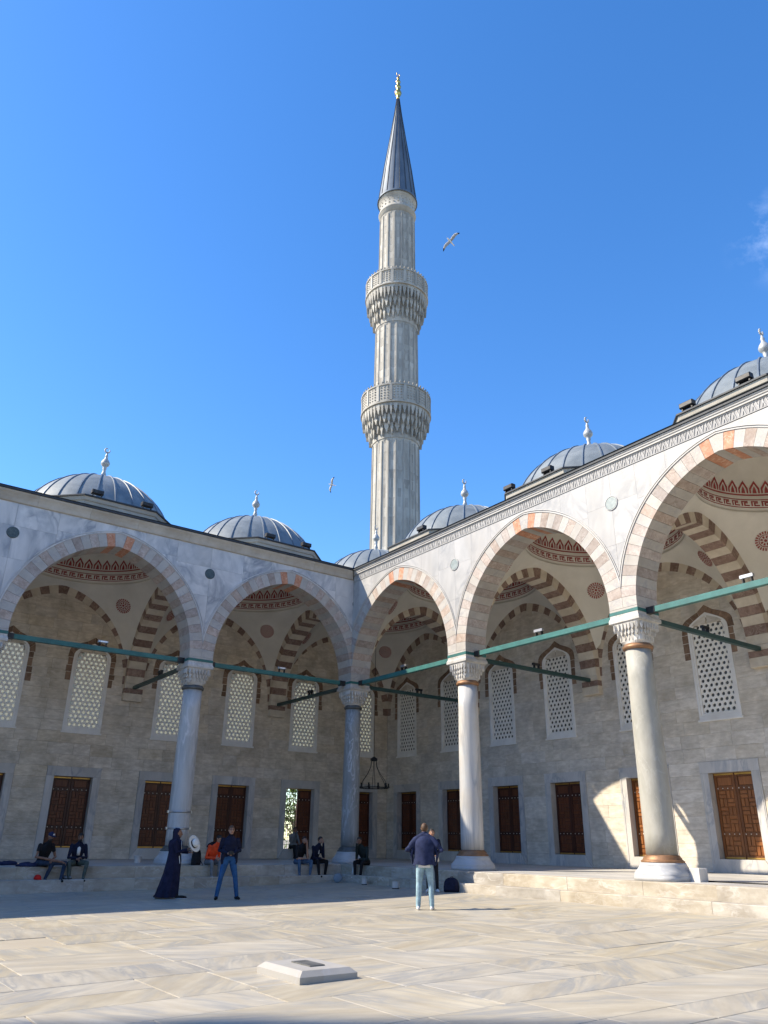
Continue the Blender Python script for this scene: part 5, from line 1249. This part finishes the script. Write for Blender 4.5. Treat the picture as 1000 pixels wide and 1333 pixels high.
# woman in a long navy robe, walking, white hat in her hand
def person_woman():
    B = Body(); n = 28
    lv = [(.03, .30, .22, -.10), (.18, .275, .205, -.08), (.36, .25, .195, -.055), (.6, .215, .175, -.025), (.9, .19, .155, 0), (1.1, .165, .135, 0), (1.28, .195, .14, 0), (1.38, .175, .11, 0), (1.44, .08, .07, .0)]
    vs = []
    for z, ry, rx, oy in lv:
        for k in range(n):
            a = 2*math.pi*k/n; w = 1+(.09*math.sin(7*a+z*1.5)+.05*math.sin(12*a))*max(0, 1-z/1.15); vs.append((rx*w*math.cos(a), oy+ry*w*math.sin(a), z))
    B.mb.add(vs, [(i*n+k, i*n+(k+1) % n, (i+1)*n+(k+1) % n, (i+1)*n+k) for i in range(len(lv)-1) for k in range(n)]+[tuple(range(n-1, -1, -1)), tuple(range((len(lv)-1)*n, len(lv)*n))])
    for (z0, a, b, o), (z1, c, d, o1) in zip(lv[:-1], lv[1:]): B.seg.append((np.array((0, o, z0)), np.array((0, o1, z1)), a*.8, c*.8, TOP))
    f = B.head((0, .045, 1.565), 0, .05)
    # hijab
    B.mb.loft([(0, 0, 1.36), (0, -.005, 1.44), (0, .0, 1.52), (0, .0, 1.60), (0, .005, 1.665), (0, .01, 1.70)], [.15, .10, .102, .104, .085, .035], [.13, .10, .105, .115, .10, .045], (1, 0, 0), 16)
    B.seg.append((np.array((0, -.012, 1.36)), np.array((0, -.02, 1.68)), .115, .095, EXT))
    arm(B, (.17, .0, 1.36), (.2, .06, 1.10), (.14, .30, 1.17)); arm(B, (-.17, .0, 1.36), (-.2, .04, 1.12), (-.05, .33, 1.10))
    B.hand((.14, .305, 1.175), (-.1, .8, .4), 1, SK, curl=.8); B.hand((-.05, .335, 1.10), (.2, .9, .1), -1, SK, curl=.6)
    for fx, fy in ((-.07, -.30), (.07, .26)): B.limb([(fx, fy-.1, .045), (fx, fy+.05, .045), (fx, fy+.14, .035)], [.04, .042, .03], SHO)
    rz = math.atan2(-.42, .9)-math.pi/2
    t = B.finish('person', 'woman in long navy robe and headscarf walking with a white hat in her hand', (-8.98, -5.12, gz(-8.98)), rz, mats_of(SKIN_D, ROBE, ROBE, SHOE, ROBE))
    tr = MB()
    for k in range(6): tr.ell((.135-.01*k, .13+.005*k, 1.0-.03*k), (.018, .012, .022), 0, 8)
    tr.loft([(.09, .15, 1.40), (.10, .165, 1.22), (.10, .16, 1.06)], [.012, .014, .014], [.006]*3, (1, 0, 0), 8)
    B.child('white_trim', tr, WHITE)
    so = MB()
    for fx, fy in ((-.07, -.30), (.07, .26)): so.loft([(fx, fy-.13, .012), (fx, fy+.03, .012), (fx, fy+.165, .012)], [.04, .045, .03], [.012]*3, (1, 0, 0), 10)
    B.child('shoe_soles', so, SHOE_W)
    p = Matrix.Rotation(rz, 3, 'Z') @ Vector((.16, .47, 1.31)); loc = (t.location.x+p.x, t.location.y+p.y, t.location.z+p.z)
    h = thing('brimmed_hat', 'white brimmed hat with black band held out by the woman in navy', 'hat', loc)
    Q = Vector((.35, -.85, .38)).to_track_quat('Z', 'Y')
    def rot(mb): mb.v = [tuple(Q @ Vector(p)) for p in mb.v]; return mb
    el = lambda a, k: 1+.12*abs(math.sin(a))
    link('brim', mesh_of(rot(MB().lathe([(.09, .0), (.17, .012), (.195, .03), (.198, .034), (.17, .02), (.09, .01)], 28, shape=el, caps=False)), 'brim', STRAW), h)
    link('crown', mesh_of(rot(MB().lathe([(.098, .005), (.094, .06), (.085, .10), (.06, .115), (.01, .10)], 28, shape=el)), 'crown', STRAW), h)
    link('band', mesh_of(rot(MB().lathe([(.101, .008), (.102, .012), (.099, .045), (.097, .046)], 28, shape=el, caps=False)), 'band', BLACK), h)
person_woman()

# man seen from behind, navy jacket spread by his elbows
def person_behind_jacket():
    B = Body()
    torso(B, (0, 0, 1.0), (0, 0.01, 1.36), (0, .02, 1.58), sh=.21, belt=.1); legs_stand(B, .97, [(-.15, .0, -.12), (.16, .03, .12)], k=1.08)
    B.limb([(0, .02, 1.54), (0, .03, 1.62)], [.06, .058], SK); f = B.head((0, .05, 1.725), .05, .0)
    arm(B, (-.165, .01, 1.485), (-.40, -.04, 1.25), (-.16, .24, 1.15), k=1.12); arm(B, (.165, .01, 1.485), (.40, -.04, 1.25), (.16, .24, 1.15), k=1.12)
    for q in (-1, 1): B.limb([(q*.06, .015, 1.55), (q*.20, .0, 1.45), (q*.30, -.03, 1.35)], [.07, .085, .07], TOP)
    B.hand((-.155, .245, 1.15), (.6, .6, 0), 1, SK, curl=.9); B.hand((.155, .245, 1.15), (-.6, .6, 0), -1, SK, curl=.9)
    d = Vector((-5.39+17.74, -11.15+26.42)); rz = math.atan2(d.y, d.x)-math.pi/2-.08
    t = B.finish('person', 'man seen from behind in navy jacket with elbows out and pale jeans', (-5.39, -11.15, gz(-5.39)), rz, mats_of(SKIN, NAVY, JEAN_L, SHOE_W, hair=HAIR_B))
    B.child('hair', hair_mb(f, long=.25), HAIR_B)
    # jacket hanging open: a shell round the torso, wider at the hem, two flaps at the sides
    j = MB(); n = 30; lv = [(.93, .262, .175), (1.05, .245, .17), (1.2, .23, .165), (1.33, .255, .165), (1.44, .245, .15), (1.51, .17, .12), (1.55, .10, .09)]; vs = []
    for z, rx, ry in lv:
        for k in range(n):
            a = R(-210)+R(240)*k/(n-1)+0; w = 1+.05*math.sin(a*9+z*3)*max(0, (1.4-z)); vs.append((rx*w*math.cos(a), .01+ry*w*math.sin(a), z+.012*math.sin(5*a)*max(0, 1.1-z)*5))
    j.add(vs, [(i*n+k, i*n+k+1, (i+1)*n+k+1, (i+1)*n+k) for i in range(len(lv)-1) for k in range(n-1)], 0, 0, True)
    for q in (-1, 1): j.loft([(q*.25, .0, 1.32), (q*.30, .03, 1.15), (q*.27, .05, .95)], [.07, .075, .06], [.03, .035, .02], (0, 1, 0), 10)
    B.child('jacket', j, NAVY)
    B.child('shirt_hem', MB().lathe([(.19, .88), (.192, .89), (.185, .99), (.18, 1.0)], 28, (0, 0, 0), shape=lambda a, k: 1-.28*abs(math.sin(a)), caps=False), WHITE)
    return t
person_behind_jacket()

def person_hidden():   # figure mostly hidden behind the man in the navy jacket
    B = Body(); torso(B, (0, 0, .93), (0, .0, 1.24), (0, -.01, 1.46)); legs_stand(B, .88, [(-.14, 0, -.3), (.13, .04, .2)], k=.85)
    B.limb([(0, 0, 1.43), (0, .01, 1.5)], [.052, .05], SK); f = B.head((0, .02, 1.585))
    arm(B, (-.19, 0, 1.36), (-.25, -.02, 1.1), (-.12, .2, 1.0)); arm(B, (.19, 0, 1.36), (.27, -.02, 1.1), (.2, .18, .98)); B.hand((-.12, .2, 1.0), (.3, .8, -.2), 1, SK); B.hand((.2, .18, .98), (-.1, .8, -.4), -1, SK)
    t = B.finish('person', 'person in dark leggings and white shoes mostly hidden behind the man in navy jacket', (-1.95, -7.25, gz(-1.95)), math.atan2(-19.2, -15.8)-math.pi/2, mats_of(SKIN, NAVY_D, BLACK, SHOE_W))
    B.child('hair', hair_mb(f, long=.3), HAIR)
    B.child('shirt_hem', MB().lathe([(.20, .80), (.21, .80), (.185, .98), (.175, .98)], 24, shape=lambda a, k: 1-.25*abs(math.sin(a)), caps=False), WHITE)
person_hidden()

def seated(label, loc, rz, mats, lean=.12, feet=((-.12, .33), (.12, .36)), hands='lap', yaw=0, pitch=.2, skin_from=None, hair=HAIR, seat=.40, footz=0.0, cap=None, kneeup=0.0, hairlong=0.0, wid=.1):
    """origin on the seat edge; +y faces out, feet hang to seat below"""
    B = Body(); hip = Vector((0, -.08, .10)); ch_ = Vector((0, -.08+lean, .44)); nk = Vector((0, -.06+lean*1.6, .66))
    torso(B, hip, ch_, nk, belt=.2)
    B.limb([nk-Vector((0, 0, .03)), nk+Vector((0, .02, .06))], [.055, .053], SK)
    hc = nk+Vector((0, .045, .145)); f = B.head(hc, yaw, pitch)
    kn = []
    for s_, (fx, fy) in zip((-1, 1), feet):
        k_ = Vector((fx*1.25 if abs(fx) > .1 else s_*.13, max(.34, fy-.02), .10+kneeup)); kn.append(k_); an = Vector((fx, fy+.02, -seat+.09))
        B.limb([(s_*wid, -.06, .085), (s_*wid*1.1, .16, .10+kneeup*.5), k_], [.095, .082, .062], TRO); B.limb([k_, k_.lerp(an, .4), an], [.062, .058, .044], TRO)
        B.limb([an+Vector((0, -.05, -.045)), an+Vector((0, .06, -.045)), an+Vector((s_*.02, .15, -.055))], [.038, .04, .03], SHO)
    sL, sR = ch_+Vector((-.19, 0, .12)), ch_+Vector((.19, 0, .12))
    if hands == 'lap':
        wl_, wr_ = Vector((-.05, .30, .24)), Vector((.05, .32, .22)); eL, eR = Vector((-.25, .10, .24)), Vector((.25, .10, .24))
    elif hands == 'face':
        wl_ = hc+Vector((-.02, .13, -.12)); eL = Vector((-.16, .26, .22)); wr_, eR = Vector((-.02, .28, .2)), Vector((.22, .16, .2))
    elif hands == 'face_r':
        wr_ = hc+Vector((.02, .13, -.12)); eR = Vector((.16, .26, .22)); wl_, eL = Vector((.02, .28, .2)), Vector((-.22, .16, .2))
    elif hands == 'knees':
        wl_, wr_ = kn[0]+Vector((.05, .0, .07)), kn[1]+Vector((.10, .02, .03)); eL, eR = Vector((-.30, .12, .26)), Vector((.30, .14, .26))
    arm(B, sL, eL, wl_, skin_from=skin_from); arm(B, sR, eR, wr_, skin_from=skin_from)
    if hands == 'face': B.hand(wl_, (.1, -.15, 1), 1, SK, (0, 1, 0), .7); B.hand(wr_, (-.8, .3, 0), -1, SK)
    elif hands == 'face_r': B.hand(wr_, (-.1, -.15, 1), -1, SK, (0, 1, 0), .7); B.hand(wl_, (.8, .3, 0), 1, SK)
    else: B.hand(wl_, (.5, .6, -.2), 1, SK, curl=.8); B.hand(wr_, (-.4, .6, -.3), -1, SK, curl=.8)
    t = B.finish('person', label, loc, rz, mats); t_ = B
    if cap is None: B.child('hair', hair_mb(f, long=hairlong), hair)
    B.f = f; return B
faceL = math.pi                     # facing -Y (out of the left gallery)
b1 = seated('bearded man in black tee shirt and navy cap seated on the left step edge', (-11.2, -.86, PZ), faceL+.25, mats_of(SKIN_D, BLACK, JEAN_D, SHOE), .16, ((.02, .30), (-.34, .52)), 'knees', .15, .25, skin_from=.45, cap=True)
cp = MB(); n = 20; vs = []
for i in range(7):
    for k in range(n):
        a = 2*math.pi*k/n; p = R(88)*i/6; vs.append(b1.f(.086*math.sin(p)*math.cos(a), .104*math.sin(p)*math.sin(a), .108*math.cos(p)+.018))
cp.add(vs, [(i*n+k, (i+1)*n+k, (i+1)*n+(k+1) % n, i*n+(k+1) % n) for i in range(6) for k in range(n)], 0, 0, True)
cp.add([b1.f(x, y_, z) for x, y_, z in ((-.065, .075, .03), (.065, .075, .03), (.055, .165, .018), (-.055, .165, .018), (-.065, .075, .04), (.065, .075, .04), (.055, .165, .026), (-.055, .165, .026))], [(3, 2, 1, 0), (4, 5, 6, 7), (0, 1, 5, 4), (1, 2, 6, 5), (2, 3, 7, 6), (3, 0, 4, 7)])
cap_o = b1.child('cap', cp, NAVY)
lg = MB().add([b1.f(x, .103+.004-abs(x)*.12, z) for x, z in ((-.03, .05), (.03, .05), (.03, .095), (-.03, .095))], [(0, 1, 2, 3)])
lg.v = [tuple(Vector(p)+b1.HR @ Vector((0, -.0 if p[2] < 0 else 0, 0))) for p in lg.v]
b1.child('cap_patch', lg, WHITE)
bd = MB().ell(b1.f(0, .045, -.085), (.06, .065, .045), 0, 12, b1.HR); b1.child('beard', bd, HAIR)
b2 = seated('man in dark blazer and white tee shirt seated beside the man in cap', (-10.25, -.86, PZ), faceL-.12, mats_of(SKIN_D, NAVY_D, OLIVE, SHOE, WHITE), .12, ((-.2, .34), (.2, .36)), 'lap', -.35, .3)
b2.child('shirt_front', MB().loft([(0, .155, .60), (0, .165, .48), (0, .15, .30)], [.04, .05, .045], [.02, .02, .02], (1, 0, 0), 10), WHITE)
b2.child('beard', MB().ell(b2.f(0, .045, -.085), (.058, .062, .04), 0, 12, b2.HR), HAIR)
b3 = seated('person in orange and black jacket bent forward on the step behind the standing man', (-5.98, -.84, PZ), faceL+.2, mats_of(SKIN, ORANGE, GREYC, SHOE_W), .24, ((-.1, .34), (.14, .3)), 'lap', .35, .55)
yk = MB().loft([(0, .10, .665), (0, .06, .60), (0, .03, .54)], [.09, .18, .21], [.08, .12, .13], (1, 0, 0), 18); b3.child('black_yoke', yk, BLACK)
b4 = seated('man in black top and blue jeans seated with one hand to his face', (-2.66, -.86, PZ), faceL+.1, mats_of(SKIN, BLACK, JEAN_M, MAROON), .16, ((-.22, .34), (.2, .32)), 'face', -.05, .25, skin_from=.9)
b5 = seated('man in black jacket and black trousers seated beside the man in blue jeans', (-2.02, -.86, PZ), faceL+.25, mats_of(SKIN, NAVY_D, BLACK, SHOE, WHITE), .15, ((-.2, .30), (.16, .36)), 'face', .1, .2)
b5.child('shirt_front', MB().loft([(.01, .17, .60), (.01, .185, .48), (0, .17, .34)], [.025, .03, .03], [.02, .02, .02], (1, 0, 0), 10), WHITE)
b6 = seated('man in dark green jacket and white shoes seated by the corner column, chin on hand', (-.86, -2.25, PZ), math.pi/2+.35, mats_of(SKIN_D, GREEN_D, BLACK, SHOE_W), .22, ((-.1, .36), (.14, .34)), 'face_r', .1, .2)
# figure in the open window niche behind the seated pair
B7 = seated('person in grey top sitting inside the open shutter niche, arm raised', (1.22, 6.3, .93), faceL, mats_of(SKIN_D, GREYC, BLACK, SHOE), .05, ((-.1, .33), (.12, .33)), 'face', .2, .1)

# ------------------------------------------------------------------ bags and small things
def backpack(name, label, loc, rz, mat_, h=.46, w=.3, dp=.2, hang=False, tilt=0.0):
    t = thing(name, label, 'backpack', loc); t.rotation_euler = (tilt, 0, rz); b = MB(); n = 24; vs = []
    lv = [(0.0, .92, .9), (.04*h, 1, 1), (.35*h, 1.02, 1.05), (.65*h, .95, .9), (.85*h, .78, .7), (.97*h, .45, .42), (h, .12, .15)]
    for z, a, c in lv:
        for k in range(n):
            th = 2*math.pi*k/n; e = 3.0; q = 1/((abs(math.cos(th))**e+abs(math.sin(th))**e)**(1/e)); vs.append((w/2*a*q*math.cos(th), dp/2*c*q*math.sin(th), z))
    b.add(vs, [(i*n+k, i*n+(k+1) % n, (i+1)*n+(k+1) % n, (i+1)*n+k) for i in range(len(lv)-1) for k in range(n)]+[tuple(range(n-1, -1, -1)), tuple(range((len(lv)-1)*n, len(lv)*n))], 0, 0, True)
    link('sack', mesh_of(b, 'sack', mat_), t)
    link('front_pocket', mesh_of(MB().chamfer(-w*.34, w*.34, -dp*.62, -dp*.3, .06*h, .45*h, .03), 'front_pocket', mat_), t)
    link('carry_handle', mesh_of(MB().tube([(-.04, .04, h*.93), (-.03, .06, h*1.06), (.03, .06, h*1.06), (.04, .04, h*.93)], .012, 6), 'carry_handle', mat_), t)
    if hang: link('strap', mesh_of(MB().loft([(w*.42, -.05, h*.3), (w*.5, -.16, .02), (w*.5, -.17, -.15), (w*.46, -.17, -.36)], [.016]*4, [.005]*4, (1, 0, 0), 6), 'strap', mat_), t)
    return t
backpack('backpack', 'black backpack with hanging strap standing on the left platform edge', (-6.45, -.78, PZ), .15, BLACK, .50, .30, .2, True)
backpack('backpack', 'dark navy backpack leaning on the right steps behind the standing man', (-1.55, -7.62, gz(-1.5)), -.9, NAVY_D, .38, .44, .26, False, -.12)
bl = thing('folded_jacket', 'dark blue jacket spread under the man with the cap', 'jacket', (-11.45, -.72, PZ))
jm = MB(); n = 20; vs = []
for z, a, c in ((.001, 1, 1), (.05, 1.02, 1), (.085, .9, .85), (.10, .5, .5)):
    for k in range(n):
        th = 2*math.pi*k/n; q = 1+.12*math.sin(3*th+1)+.06*math.sin(7*th); vs.append((.42*a*q*math.cos(th), .24*c*q*math.sin(th), z*(1+.25*math.sin(4*th))))
jm.add(vs, [(i*n+k, i*n+(k+1) % n, (i+1)*n+(k+1) % n, (i+1)*n+k) for i in range(3) for k in range(n)]+[tuple(range(n-1, -1, -1)), tuple(range(3*n, 4*n))], 0, 0, True); link('heap', mesh_of(jm, 'heap', NAVY), bl)
b2_ = bl.copy(); COL.objects.link(b2_); b2_.location = (-12.0, .6, PZ); b2_['label'] = 'dark blue bag lying on the platform at the left edge of the picture'; b2_['category'] = 'bag'; b2_.name = 'duffel_bag'
hk = bl.children[0].copy(); COL.objects.link(hk); hk.parent = b2_
rc = thing('baseball_cap', 'red cap lying on the lower step by the bearded man', 'cap', (-11.35, -1.2, .208))
c1 = MB(); c1.lathe([(.10, 0), (.10, .04), (.085, .09), (.05, .12), (.01, .13)], 16); link('crown', mesh_of(c1, 'crown', REDC), rc)
link('peak', mesh_of(MB().prism([(-.08, 0), (.08, 0), (.08, .012), (-.08, .012)], -.18, -.08), 'peak', REDC), rc)
def pair_of_shoes(x, y, z):
    for i, dx in enumerate((0, .13)):
        s_ = thing('shoe', 'worn grey shoe left on the lower step, %s of the pair' % ('left' if i == 0 else 'right'), 'shoe', (x+dx, y, z), 'shoes left on the step')
        m_ = MB(); m_.loft([(0, .12, .045), (0, .05, .05), (0, -.05, .04), (0, -.13, .028)], [.035, .04, .042, .03], [.045, .05, .038, .026], (1, 0, 0), 12); link('upper', mesh_of(m_, 'upper', GREYC), s_)
        link('sole', mesh_of(MB().loft([(0, .13, .01), (0, 0, .01), (0, -.15, .01)], [.035, .044, .034], [.012]*3, (1, 0, 0), 12), 'sole', SHOE), s_)
pair_of_shoes(-10.6, -1.2, .21)
def uplight(x, y, z, label, s=1.0, rz=0.0):
    t = thing('ground_light', label, 'light', (x, y, z), 'small floor lights by the steps'); t.rotation_euler.z = rz
    link('housing', mesh_of(MB().chamfer(-.11*s, .11*s, -.09*s, .09*s, .025*s, .2*s, .02), 'housing', mt['surround']), t)
    link('base_plate', mesh_of(MB().box(-.13*s, .13*s, -.1*s, .1*s, 0, .02*s), 'base_plate', mt['iron']), t)
    link('lens', mesh_of(MB().box(-.075*s, .075*s, -.094*s, -.0905*s, .06*s, .16*s), 'lens', mt['lamp_glass']), t)
uplight(-1.96, -5.51, gz(-1.96), 'small pale box light on the paving left of the man in navy jacket', 1.0, .8)
uplight(-1.62, -3.35, gz(-1.62), 'small white box light on the paving below the man with chin on hand', .85, .9)
dk = thing('satellite_dish', 'blue-grey round dish leaning on the lower step near the corner column', 'dish', (-1.75, -1.95, gz(-1.75)))
m_ = MB().lathe([(.01, .03), (.08, .022), (.14, .006), (.16, -.012), (.155, -.02), (.13, 0), (.01, .012)], 24); Q = Vector((-.7, -.8, .45)).to_track_quat('Z', 'Y'); m_.v = [tuple(Q @ Vector(p)+Vector((0, 0, .155))) for p in m_.v]; link('disc', mesh_of(m_, 'disc', mt['lead']), dk)
link('foot', mesh_of(MB().box(-.04, .04, -.03, .05, 0, .03), 'foot', mt['silver']), dk)
pr = thing('rolled_paper', 'white rolled paper leaning against the knee of the man by the corner column', 'paper', (-1.18, -2.0, .235))
link('roll', mesh_of(MB().tube([(0, 0, 0), (.06, -.03, .36)], .045, 12), 'roll', WHITE), pr)
bk = thing('bucket', 'small white bucket on the gallery floor by the left wall', 'bucket', (-7.36, 2.0, PZ))
link('tub', mesh_of(MB().lathe([(.10, 0), (.125, .2), (.135, .205), (.135, .22), (.118, .22), (.095, .02)], 24, caps=False), 'tub', WHITE), bk)
link('bail_handle', mesh_of(MB().tube([(-.13, 0, .2), (-.09, .06, .16), (.09, .06, .16), (.13, 0, .2)], .004, 6), 'bail_handle', mt['iron']), bk)
bx = thing('loose_block', 'small grey stone block beside the base of the nearest column', 'block', (.30, -14.46, PZ))
link('block', mesh_of(flat_slab(-.17, .17, -.13, .13, 0, .30, .02, .3), 'block', mt['surround']), bx)
cbx = tag(link('floor_cable', mesh_of(MB().tube([(.45, -14.6, PZ+.015), (.6, -16, PZ+.015), (.55, -18, PZ+.015), (.5, -20, PZ+.015)], .018, 6), 'floor_cable', mt['iron'])), 'dark cable running along the right gallery floor from the stone block', 'cable')
sc_ = thing('red_scarf', 'small red scrap of cloth lying on the left gallery floor', 'cloth', (-9.9, 1.0, PZ))
m_ = MB().loft([(-.12, 0, .02), (0, .03, .03), (.16, -.02, .015), (.45, .02, .012)], [.05, .06, .03, .012], [.02, .025, .012, .008], (0, 1, 0), 8); link('cloth', mesh_of(m_, 'cloth', REDC), sc_)

# ------------------------------------------------------------------ gulls
GULL_SHADE = cloth('gull_shade', (.36, .36, .36), amt=.1)  # wing colour greyed: shade of the underside put into it
def gull(loc, wing, fwd, label, sc=1.0):
    t = thing('seagull', label, 'seagull', loc, 'seagulls in flight'); X = wing.normalized(); Y = (fwd-X*fwd.dot(X)).normalized(); Z = X.cross(Y)
    t.rotation_euler = Matrix(((X.x, Y.x, Z.x), (X.y, Y.y, Z.y), (X.z, Y.z, Z.z))).to_euler(); t.scale = (sc, sc, sc)
    b = MB(); b.loft([(0, -.24, .01), (0, -.16, .0), (0, 0, -.01), (0, .12, 0), (0, .18, .015), (0, .225, .02), (0, .245, .018)], [.012, .04, .065, .055, .038, .035, .012], [.012, .035, .06, .05, .036, .034, .012], (1, 0, 0), 12)
    link('body', mesh_of(b, 'body', WHITE), t)
    link('beak', mesh_of(MB().loft([(0, .24, .016), (0, .30, .008)], [.012, .004], [.012, .004], (1, 0, 0), 8), 'beak', mt['brass']), t)
    link('tail', mesh_of(MB().prism([(-.03, 0), (.03, 0), (.03, .01), (-.03, .01)], -.36, -.2), 'tail', WHITE), t)
    for s_ in (-1, 1):
        st = [(.04, .07, -.07, .02), (.22, .13, -.05, .10), (.42, .14, -.02, .13), (.58, .06, -.06, .10), (.70, -.06, -.10, .06)]
        w = MB(); vs = []
        for x, yf, yb, z in st: vs += [(s_*x, yf, z), (s_*x, (yf+yb)/2, z+.012), (s_*x, yb, z), (s_*x, (yf+yb)/2, z-.006)]
        fs = [(4*i+k, 4*i+(k+1) % 4, 4*i+4+(k+1) % 4, 4*i+4+k) for i in range(4) for k in range(4)]
        w.add(vs, fs, 0, 0, True); w.m = [1 if i >= 12 else 0 for i in range(16)]
        link('wing', mesh_of(w, 'wing', [GULL_SHADE, BLACK]), t)
gull((2.24, -4.08, 28.42), Vector((.34, -.60, .66)), Vector((-.75, -.01, .30)), 'white gull with black wing tips gliding right of the minaret', .86)
gull((6.15, 12.32, 22.41), Vector((-.06, -.42, .87)), Vector((-.78, .47, .18)), 'small distant gull flying left of the minaret', .75)
print('objects', len(bpy.data.objects), 'slabs', len(slabs))
